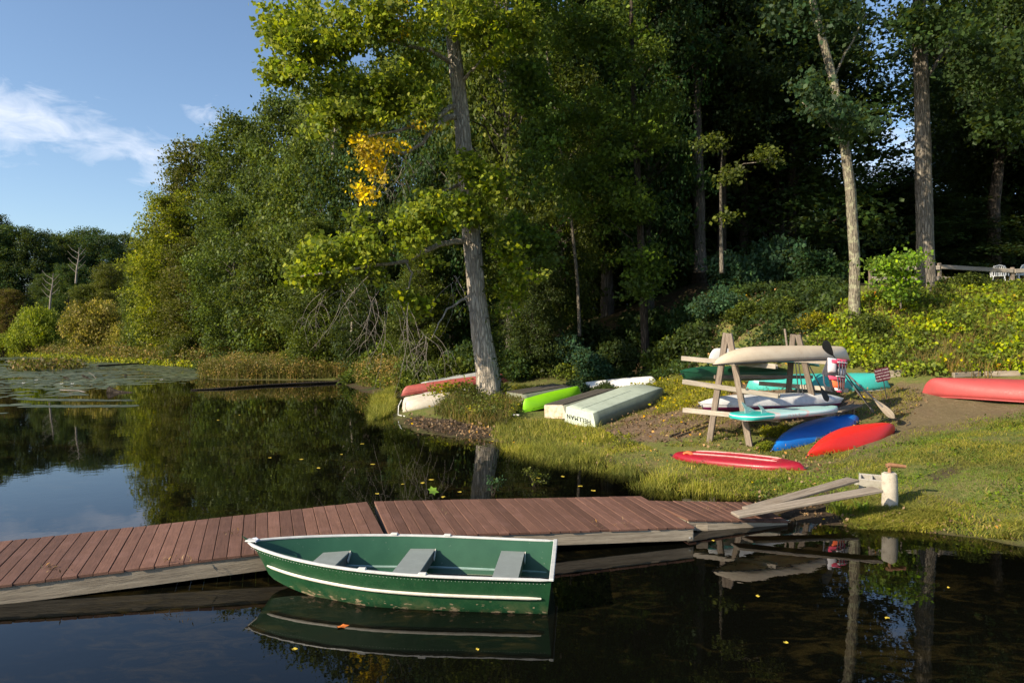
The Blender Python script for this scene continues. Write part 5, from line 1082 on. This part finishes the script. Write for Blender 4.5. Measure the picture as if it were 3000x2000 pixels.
def blades(name, poly, n, m, label, h0, h1, wd, seed, lean=.35, dens=None, zmin=-9, seg=2):
    rng = np.random.default_rng(seed); q = scatter(poly, n, rng, dens); z = H(q[:, 0], q[:, 1]); k_ = z > zmin; q, z = q[k_], z[k_]; n = len(q)
    hgt = rng.uniform(h0, h1, n)*(.55+.9*fbm(q[:, 0], q[:, 1], 1.9, seed)); a = rng.uniform(0, 6.28, n); s = np.c_[np.cos(a), np.sin(a), np.zeros(n)]*wd
    d = np.c_[rng.normal(size=(n, 2))*lean, np.ones(n)]*hgt[:, None]; b = np.c_[q, z-.02]
    mid = b+d*np.array([.3, .3, .58]); tip = b+d
    v = np.stack([b-s, b+s, mid+s*.75, mid-s*.75, tip], 1).reshape(-1, 3); i = np.arange(n)*5
    f = np.concatenate([np.c_[i, i+1, i+2], np.c_[i, i+2, i+3], np.c_[i+3, i+2, i+4]])
    rn = rng.random(n); cl = np.clip(fbm(q[:, 0], q[:, 1], 1.2, seed+9), 0, 1)
    o = mesh(name, v, f, M[m], None, None, {'rnd': ('FACE', np.tile(rn*.6+.4*cl, 3)), 'clump': ('FACE', np.tile(cl, 3))}); tag(o, label, None, None, 'stuff'); return o
hill = [G(*p)[:2] for p in ((2450, 1082), (2520, 1090), (2700, 1106), (2990, 1094))]+[(17, 18.5), (23, 22), (25, 30), (20.5, 28.2), (17.5, 27.2), (15, 26.2), (12.5, 24.8), (11, 24), (9.6, 22.8)]
leafcover('hillside_weeds', hill, 8200, 'leaf_lime', 'dense yellow-green weeds covering the sunny hillside', .4, .12, 51, dens=lambda x, y: np.clip((fbm(x, y, 1.0, 31)-.22)*3.5, .12, 1))
blades('hillside_grass', hill, 14000, 'marsh', 'dry stems among the hillside weeds', .25, .65, .008, 52)
wood_e = [(9.6, 22.8), (11, 24), (12.5, 25), (14, 29), (12, 34), (4, 33.5), (4.2, 30), (6.2, 27.6), (7.5, 24.5), (7.9, 22.6)]
leafcover('woodland_undergrowth', wood_e, 4200, 'leaf_dark', 'dark green undergrowth on the slope behind the rack', .45, .13, 53, dens=lambda x, y: (fbm(x, y, 1.1, 3) > .45)*1.0)
leafcover('fallen_leaves_on_slope', wood_e, 2200, 'litter', 'brown fallen leaves on the shaded slope behind the rack', .05, .11, 54, per=3)
leafcover('bank_undergrowth', [(-8, 38), (-5, 33.5), (-4.6, 31.5), (-3, 33.3), (1.5, 32), (4, 30), (4.5, 33), (0, 38)], 2600, 'leaf_green', 'green undergrowth behind the old boats on the bank', .6, .13, 55)
leafcover('trunk_weeds', [G(*p)[:2] for p in ((1270, 1215), (1400, 1245), (1500, 1240), (1530, 1190), (1470, 1160), (1330, 1180))], 900, 'leaf_olive', 'scrubby weeds round the foot of the cottonwood', .42, .08, 56, per=7, sig=.07)
leafcover('trunk_sapling_leaves', [(-3.4, 26.6), (-1.6, 26.2), (-1.5, 27.0), (-3.0, 27.6)], 120, 'leaf_lime', 'bright yellow-green seedling leaves in front of the white hulls', .75, .12, 57, per=9)
wz = [G(*p)[:2] for p in ((1270, 1215), (1400, 1250), (1480, 1250), (1530, 1190), (1440, 1180), (1330, 1180))]
blades('trunk_grass', wz, 3800, 'marsh', 'dry weed stalks round the foot of the cottonwood', .2, .6, .009, 58)
shore = [G(*p)[:2] for p in ((1440, 1270), (1500, 1225), (1640, 1232), (1750, 1262), (1830, 1290), (1960, 1335), (1990, 1350), (2350, 1385), (2440, 1420), (2200, 1462))]+[W(*p, 0)[:2] for p in ((2150, 1466), (1980, 1440), (1830, 1395), (1720, 1352), (1600, 1330), (1470, 1303))]
blades('shore_grass', shore, 26000, 'grass', 'tall yellow-green grass along the water line of the bank', .035, .13, .006, 59, .45, dens=lambda x, y: np.clip((fbm(x, y, .9, 5)-.3)*3.2, .08, 1)*np.clip(np.hypot((x-4.9)/2.3, (y-15.3)/1.0)-.55, .12, 1))
blades('shore_grass_front', [G(*p)[:2] for p in ((1440, 1290), (1450, 1240), (1640, 1232), (1760, 1262), (1800, 1300), (1700, 1325))], 3200, 'grass', 'taller grass in front of the upturned boats', .1, .3, .008, 60, .4)
emer = [W(*p, 0)[:2] for p in ((1450, 1298), (1600, 1318), (1720, 1340), (1830, 1372), (1980, 1420), (2150, 1455), (2150, 1468), (1980, 1462), (1800, 1425), (1640, 1380), (1500, 1335))]
blades('emergent_grass', emer, 9000, 'grass', 'thin grass standing in the shallow water', .12, .42, .006, 61, .35, dens=lambda x, y: np.clip((fbm(x, y, 1.1, 8)-.35)*3, 0.03, 1))
lawnp = [G(*p)[:2] for p in ((1990, 1350), (2360, 1392), (2560, 1310), (2660, 1260), (3000, 1200))]+[(15, 12.5), (15, 8), (9.2, 9.9)]+[G(*p)[:2] for p in ((2900, 1575), (2660, 1550), (2480, 1530), (2440, 1470), (2300, 1470), (2150, 1440))]
def ldens(x, y):
    return np.clip(1-soft(patch_poly, x, y, .15)*1.2-soft(path_poly, x, y, .4)*.85, .04, 1)*np.clip((fbm(x, y, .8, 2)-.25)*3, .15, 1)
blades('lawn_grass', lawnp, 55000, 'lawn', 'short green grass of the lawn on the right bank', .02, .075, .006, 62, .8, dens=ldens)
blades('dry_grass', lawnp, 42000, 'grass', 'dry straw coloured grass mixed into the lawn', .03, .11, .005, 63, .9, dens=lambda x, y: np.clip((fbm(x, y, .7, 12)-.35)*3, .05, 1)*np.clip(1-soft(path_poly, x, y, .4)*.8, .1, 1))
edgep = [G(*p)[:2] for p in ((2440, 1480), (2500, 1475), (2570, 1490), (2700, 1500), (2850, 1520), (3000, 1540))]+[G(*p)[:2] for p in ((3000, 1590), (2900, 1578), (2790, 1565), (2650, 1560), (2500, 1560), (2450, 1520))]
blades('water_edge_grass', edgep, 9000, 'grass', 'coarse grass at the water edge below the concrete post', .05, .16, .007, 64, .8, dens=lambda x, y: np.clip((fbm(x, y, 1.6, 15)-.3)*3, .05, 1))
yard = [G(*p)[:2] for p in ((1740, 1268), (1830, 1215), (1990, 1120), (2200, 1110), (2450, 1130), (2700, 1125), (2700, 1180), (2560, 1290), (2400, 1390), (2200, 1330), (1960, 1310))]
leafcover('fallen_leaves', yard, 2600, 'litter', 'brown leaf litter on the bare ground round the boats', .012, .075, 65, per=2, sig=.08)
blades('yard_grass', yard, 16000, 'grass', 'thin grass tufts on the bare ground round the rack', .03, .12, .006, 66, .7, dens=lambda x, y: np.clip((fbm(x, y, 1.3, 21)-.42)*4, .02, 1))
leafcover('bank_debris', edgep, 380, 'litter', 'leaf scraps and twigs along the right water edge', .012, .045, 130, per=2, sig=.08)
leafcover('shore_debris', shore, 900, 'litter', 'leaf scraps in the shore grass', .02, .055, 131, per=2, sig=.08)
leafcover('ramp_litter', ramp_poly, 260, 'litter', 'dark leaf scraps and mud under the ramp boards', .012, .05, 133, per=2, sig=.06)
leafcover('lawn_weeds', lawnp, 1300, 'leaf_mid', 'broad low weeds in the lawn', .03, .055, 132, per=6, sig=.06, dens=lambda x, y: np.clip((fbm(x, y, 1.0, 44)-.4)*4, .02, 1)*ldens(x, y))
leafcover('mud_litter', mud_poly if False else [G(*p)[:2] for p in ((1185, 1215), (1250, 1225), (1400, 1242), (1470, 1262), (1440, 1290), (1300, 1274), (1190, 1250))], 500, 'litter', 'twigs and fallen leaves on the dark mud tip', .015, .09, 67, per=2)
back = [(2, 29), (7, 26.5), (8.3, 23), (6.5, 21), (4.5, 21.5), (5.8, 25.5), (3, 28), (0, 30), (0, 31)]
blades('yard_edge_grass', back, 9000, 'grass', 'grass between the upturned boats and the bushes', .08, .3, .008, 68, .5)
leafcover('yard_edge_weeds', back, 500, 'leaf_yellowgreen', 'low weeds between the upturned boats and the bushes', .2, .09, 69)
left_b = [(-6.2, 36), (-4.9, 28.5), (-4.6, 25.5), (-5.1, 24), (-5.8, 28), (-7, 34)]
blades('left_bank_grass', left_b, 9000, 'grass', 'bright grass left of the old canoes at the water', .12, .45, .010, 70, .4)
# marsh
tongue = [W(*p, 0)[:2] for p in ((580, 1108), (665, 1112), (860, 1113), (1020, 1112), (1050, 1135), (1165, 1158))]+[(-5.2, 36), (-8, 45), (-14, 55), (-24, 66), (-30, 72)]+[W(*p, 0)[:2] for p in ((620, 1082),)]
leafcover('marsh_plants', tongue, 12000, 'marsh', 'brown and green marsh plants on the flat tongue of land', 1.15, .11, 71, per=9, sig=.16)
blades('marsh_reeds', tongue, 16000, 'marsh', 'thin brown reeds on the marsh tongue', .5, 1.2, .012, 72, .2)
farm = [W(*p, 0)[:2] for p in ((-300, 1032), (0, 1035), (230, 1052), (444, 1065), (600, 1075))]+[(-24, 66), (-27, 78), (-44, 100), (-60, 122), (-100, 140), (-130, 140)]
leafcover('far_marsh_plants', farm, 15000, 'marsh', 'olive and brown plants on the far marsh', 1.6, .22, 73, per=8, sig=.35)
strip_ = [W(*p, 0)[:2] for p in ((-300, 1030), (0, 1034), (230, 1050), (444, 1063), (590, 1073), (590, 1078), (444, 1070), (230, 1057), (0, 1039), (-300, 1034))]
leafcover('marsh_edge_plants', strip_, 1500, 'leaf_yellowgreen', 'yellow-green plants along the far water edge', .5, .26, 74, per=6, sig=.25)
isl = [W(*p, 0)[:2] for p in ((20, 1080), (100, 1072), (200, 1070), (260, 1078), (200, 1084), (60, 1090))]
rng = np.random.default_rng(75); q = scatter(isl, 330, rng); c = np.c_[q, rng.uniform(.05, .7, 330)]; C = (c[:, None, :]+rng.normal(size=(330, 7, 3))*.22*np.array([1, 1, .6])).reshape(-1, 3); C[:, 2] = np.maximum(C[:, 2], .02)
v, f = leafmesh(C, .26, rng, .6, .7); K = np.repeat(rng.random(330), 7)
o = mesh('water_plants', v, f, M['marsh'], None, None, {'rnd': ('FACE', rng.random(len(C))), 'clump': ('FACE', K)}); tag(o, 'small island of brown and green water plants on the left', kind='stuff')
# duckweed and lily pads
M['duckweed'] = leafmat('duckweed', [(0, (.05, .07, .035)), (.6, (.085, .105, .055)), (1, (.14, .15, .08))], .05, hue=.0, val=.2)
def pads(name, poly, n, rmin, rmax, seed, label, dens=None, m='duckweed', z=.006):
    rng = np.random.default_rng(seed); q = scatter(poly, n, rng, dens); k = np.arange(7)*2*np.pi/7; r = rng.uniform(rmin, rmax, n)[:, None]*rng.uniform(.7, 1.2, (n, 7))
    v = np.stack([q[:, :1]+np.cos(k)*r, q[:, 1:]+np.sin(k)*r, np.full((n, 7), z)+rng.uniform(0, .004, (n, 1))], -1).reshape(-1, 3)
    o = mesh(name, v, np.arange(7*n).reshape(n, 7), M[m], None, None, {'rnd': ('FACE', rng.random(n)), 'clump': ('FACE', np.clip(fbm(q[:, 0], q[:, 1], .3, seed), 0, 1))}); tag(o, label, kind='stuff'); return o
dw = [W(*p, 0)[:2] for p in ((-500, 1033), (0, 1036), (230, 1053), (444, 1067), (590, 1079), (575, 1108), (540, 1122), (380, 1128), (250, 1150), (60, 1185), (-300, 1200), (-600, 1190))]
def dwd(x, y):
    return np.clip((fbm(x, y*.6, .13, 4)-.36)*3.2, 0, 1)*np.clip((y+x*.45-16)/24, .02, 1)*(fbm(x*.5, y*1.5, .9, 7) > .38)
pads('duckweed', dw, 15000, .12, .34, 81, 'green duckweed film covering the far left of the pond', dwd)
dw2 = [W(*p, 0)[:2] for p in ((-300, 1170), (60, 1165), (200, 1150), (330, 1165), (420, 1180), (300, 1215), (0, 1240), (-300, 1240))]
pads('duckweed_streaks', dw2, 1100, .1, .3, 82, 'thin streaks of duckweed on the dark left water', lambda x, y: (np.abs(np.sin(y*1.1+.8*np.sin(x*.25)))**12 > .35)*(fbm(x, y, .35, 6) > .52)*1.0)
# fallen leaves floating near the dock: countable, one object each
def leafobj(name, r, m, label, loc, group=None, rz=0, pts=9, kind='leaf'):
    v = [(0, 0, .004)]; f = []
    for k in range(pts*2): a = math.pi*k/pts; rr_ = r*(1 if k % 2 == 0 else .62)*(1.15 if k == 0 else 1); v.append((math.cos(a)*rr_, math.sin(a)*rr_*.8, .003+.006*math.sin(a*2)))
    for k in range(pts*2): f.append((0, k+1, (k+1) % (pts*2)+1))
    o = mesh(name, v, f, m, None); o.location = loc; o.rotation_euler = (0, 0, rz); return tag(o, label, kind, group)
M['leaf_y'] = paint('yellow_leaf', (.55, .42, .04), (.42, .3, .03), .6, 20, .1); M['leaf_o'] = paint('orange_leaf', (.62, .17, .02), (.5, .12, .02), .6, 20, .1); M['leaf_g'] = paint('lime_leaf', (.26, .42, .03), (.2, .34, .03), .5, 20, .05)
leafobj('leaf', .065, M['leaf_o'], 'orange maple leaf floating in the reflection of the green rowboat', W(1002, 1834, .004), rz=.4, pts=5)
ly = leafobj('leaf', .05, M['leaf_y'], 'small yellow leaf floating on the pond', W(700, 1215, .004), 'fallen leaves floating on the pond', pts=4)
fl_px = [(2087, 1583), (2222, 1745), (1990, 1436), (1700, 1424), (1738, 1436), (1260, 1405), (1240, 1414), (1345, 1440), (1180, 1418), (1105, 1445), (1575, 1400), (1650, 1395), (1440, 1292), (1860, 1388), (1000, 1330), (1090, 1360), (935, 1370), (880, 1345), (1300, 1455), (790, 1340), (1060, 1300), (640, 1230), (2380, 1500), (2000, 1430), (1940, 1425), (2780, 1720), (2300, 1880), (2600, 1810), (1400, 1900), (860, 1900)]
for i, (a, b) in enumerate(fl_px):
    c = ly.copy(); COL.objects.link(c); c.location = W(a, b, .004); c.rotation_euler = (0, 0, i*1.3); s_ = (.7 if b > 1500 else 1.4)*r7.uniform(.7, 1.2); c.scale = (s_, s_, 1)
for i, (a, b, r) in enumerate(((2525, 1545, .10), (2498, 1535, .07), (1268, 1452, .11))):
    leafobj('lily_leaf', r, M['leaf_g'], ('broad lime leaf lying on the water at the grassy edge', 'smaller lime leaf beside the broad one at the grassy edge', 'curled lime green leaf standing at the back edge of the dock')[i], W(a, b, .01 if i < 2 else .02), rz=i, pts=6)
cl_ = bpy.data.objects['lily_leaf.002']; cl_.rotation_euler = (R(60), R(20), .3); cl_.location.z = .12
wl = None; M['lilyw'] = paint('lily_white', (.8, .8, .74), None, .6, 9, 0)
for i, (a, b) in enumerate(((66, 1125), (105, 1116), (178, 1127), (210, 1127), (472, 1115), (18, 1059), (40, 1055), (96, 1048), (213, 1053), (283, 1056))):
    if wl is None:
        v = [(0, 0, .02)]; f = []
        for k in range(9): a_ = 6.2832*k/9; v += [(math.cos(a_-.25)*.08, math.sin(a_-.25)*.08, .06), (math.cos(a_)*.17, math.sin(a_)*.17, .12), (math.cos(a_+.25)*.08, math.sin(a_+.25)*.08, .06)]; f.append((0, 3*k+1, 3*k+2, 3*k+3))
        wl = mesh('water_lily', v, f, M['lilyw']); wl.location = W(a, b, .01); tag(wl, 'white water lily open on the duckweed far out on the left', 'water lily', 'white water lilies on the duckweed')
    else: c = wl.copy(); COL.objects.link(c); c.location = W(a, b, .01)
# emergent little plants by the dock
for (px, py, n, r, lab, lm) in ((1443, 1440, 10, .13, 'small leafy plant rising from the water behind the dock', 'leaf_blue'), (1565, 1410, 14, .2, 'twiggy water plant behind the dock, right of the small leafy one', 'leaf_olive'), (1820, 1315, 22, .25, 'bushy green clump in the shore grass below the bare dirt', 'leaf_yellowgreen')):
    b = Vector(W(px, py+12, 0)); b.z = max(0, hz(b.x, b.y)); t = thing('water_plant', lab, 'plant', b); mb = MB()
    pl = []
    for k in range(7): d = Vector((r7.uniform(-1, 1)*r, r7.uniform(-1, 1)*r, r7.uniform(.12, .36))); mb.add(*tube([(0, 0, -.1), d*.6, d], [.005, .004, .003], 4, False)); pl.append((d.x, d.y, d.z, .07, .07, .07, n/2))
    mb.out('stem', M['bark_dark'], t, 180); foliage('foliage', pl, 90+n, lm, t, 4, .04, .05, .6)
for i, (px, py, D, h) in enumerate(((2470, 1520, 11.2, .32), (2530, 1500, 11.2, .3), (2445, 1500, 11.4, .3))):
    x = (px-1500)*D/F; z = hz(x, D); rng = np.random.default_rng(95+i); n = 60; a = rng.uniform(0, 6.28, n); l = rng.uniform(.5, 1, n)*h; d = np.c_[np.cos(a)*.55, np.sin(a)*.55, np.ones(n)*.8]; b = np.c_[x+rng.normal(size=n)*.05, D+rng.normal(size=n)*.05, np.full(n, z)]; s = np.c_[-np.sin(a), np.cos(a), np.zeros(n)]*.008
    m1 = b+d*l[:, None]*.6+np.array([0, 0, .03]); tp_ = b+d*l[:, None]*np.array([1.2, 1.2, .9]); v = np.stack([b-s, b+s, m1+s, m1-s, tp_], 1).reshape(-1, 3); i5 = np.arange(n)*5
    o = mesh('grass_tuft', v, np.concatenate([np.c_[i5, i5+1, i5+2], np.c_[i5, i5+2, i5+3], np.c_[i5+3, i5+2, i5+4]]), M['lawn'], None, None, {'rnd': ('FACE', rng.random(3*n)), 'clump': ('FACE', rng.random(3*n))})
    tag(o, ('arching grass tuft at the water below the cinder block', 'arching grass tuft left of the concrete post foot', 'leftmost arching grass tuft under the long grey board')[i], 'plant', 'grass tufts by the post')

# ================================================================ DEAD WOOD
def log(name, label, pts, r0, r1, m, cat='log', par=None, n=9):
    Q = [Vector(p) for p in pts]; v, f = tube(Q, [r0+(r1-r0)*i/(len(Q)-1) for i in range(len(Q))], n, True, .25, r7); o = mesh(name, v, f, M[m], par, 60)
    if par is None: tag(o, label, cat)
    else: wld(o, Matrix.Identity(4))
    return o
lg = log('log', 'thick broken log sticking out of the water on the left', [at(318, 1142, 36.5), at(345, 1150, 36.5), at(380, 1152, 36.5), at(412, 1157, 36.3)], .2, .04, 'bark_dark')
log('log', 'long dark log lying along the water in front of the brown reeds', [Vector(W(560, 1142, .02)), Vector(W(660, 1137, .05)), Vector(W(780, 1128, .06)), Vector(W(900, 1122, .08)), Vector(W(1000, 1119, .05))], .04, .09, 'bark_dark')
log('stick', 'pale thin stick floating left of the broken log', [at(176, 1142, 37), at(230, 1144, 37), at(255, 1149, 37), at(272, 1154, 37)], .035, .02, 'twig', 'stick')
log('stick', 'dark forked stick in the duckweed, second from the left', [at(242, 1100, 48), at(262, 1110, 48), at(278, 1117, 48)], .09, .05, 'bark_dark', 'stick')
log('stick', 'low dark stick leaning in the duckweed, leftmost', [at(186, 1104, 48), at(208, 1112, 48), at(228, 1120, 48)], .07, .05, 'bark_dark', 'stick')
log('stick', 'short upright stump in the far water right of the forked stick', [at(367, 1096, 52), at(372, 1117, 52)], .09, .1, 'bark_dark', 'stick')
log('stick', 'curved pale twig arching over the forked stick', [at(260, 1091, 48), at(272, 1097, 48), at(282, 1110, 48)], .025, .02, 'twig', 'stick')
log('log', 'half sunken driftwood along the far water edge', [Vector(W(285, 1072, .08)), Vector(W(330, 1069, .1)), Vector(W(400, 1065, .12)), Vector(W(445, 1062, .1))], .1, .05, 'bark_dark')
sh_ = lambda L_: [(a, b+8, c+19) for a, b, c in L_]
ft = thing('fallen_tree', 'fallen bare tree with pale limbs reaching left over the marsh', 'tree', at(640, 1015, 84))
for pts, a, b, m in (([(672, 1040, 64), (610, 1000, 64), (570, 985, 64.3), (540, 962, 64.6), (500, 953, 65), (470, 955, 65)], .28, .05, 'twig'), ([(600, 985, 64), (560, 990, 63.5), (530, 1008, 63), (515, 1022, 62.5)], .15, .04, 'bark_dark'), ([(570, 985, 64), (500, 995, 63), (440, 998, 62.5), (408, 994, 62)], .08, .03, 'twig'),
                       ([(612, 1000, 64), (580, 975, 64.5), (545, 962, 65)], .12, .04, 'twig'), ([(540, 962, 64.6), (480, 972, 65), (450, 975, 65)], .05, .02, 'twig')):
    log('limb', None, [at(*p) for p in sh_(pts)], a*.7, b*.8, m, par=ft, n=6)
def snag(px, pyb, pyt, D, lab):
    t = thing('dead_tree', lab, 'tree', at(px, pyb, D), group='dead trees by the far wood'); h = pyb-pyt
    log('trunk', None, [at(px, pyb, D), at(px+3, pyb-h*.4, D), at(px+8, pyb-h*.7, D), at(px+10, pyt, D)], .16, .03, 'twig', par=t, n=6)
    for k in range(7): y = pyb-h*(.3+.09*k); s_ = (-1, 1)[k % 2]; log('branch', None, [at(px+3+k*.8, y, D), at(px+3+s_*14, y-h*.1, D), at(px+3+s_*(20+h*.06), y-h*.24, D)], .045, .015, 'twig', par=t, n=5)
snag(222, 830, 725, 112, 'bare grey dead tree with fine branches in front of the dark far wood'); snag(146, 905, 800, 104, 'bare forked dead tree left of the golden willow bush')
snag(1030, 1010, 830, 47, 'bare pale dead tree among the hanging twigs left of the cottonwood'); snag(975, 470, 330, 52, 'bare pale treetop between the olive trees left of the cottonwood')
bpy.data.objects['dead_tree.002']['group'] = 'dead trees on the left shore'; bpy.data.objects['dead_tree.003']['group'] = 'dead trees on the left shore'

# straw and leaf bits on the planks
rng = np.random.default_rng(120); CC = []
for px, py, z, n in ((145, 1662, .24, 26), (500, 1635, .33, 14), (540, 1636, .34, 10), (675, 1556, .36, 14), (1750, 1532, .33, 10), (1830, 1534, .31, 16), (190, 1675, .25, 6), (1300, 1500, .40, 8), (940, 1560, .38, 8), (2075, 1490, .22, 26), (2120, 1480, .2, 22)):
    b = np.array(W(px, py, z+.012)); CC.append(b+rng.normal(size=(n, 3))*np.array([.07, .06, .001]))
C = np.concatenate(CC); v, f = leafmesh(C, .05, rng, 6, .22); o = mesh('dock_litter', v, f, M['litter'], None, None, {'rnd': ('FACE', rng.uniform(.4, .9, len(C))), 'clump': ('FACE', rng.random(len(C)))}); tag(o, 'straw and leaf scraps lying on the dock planks', kind='stuff')
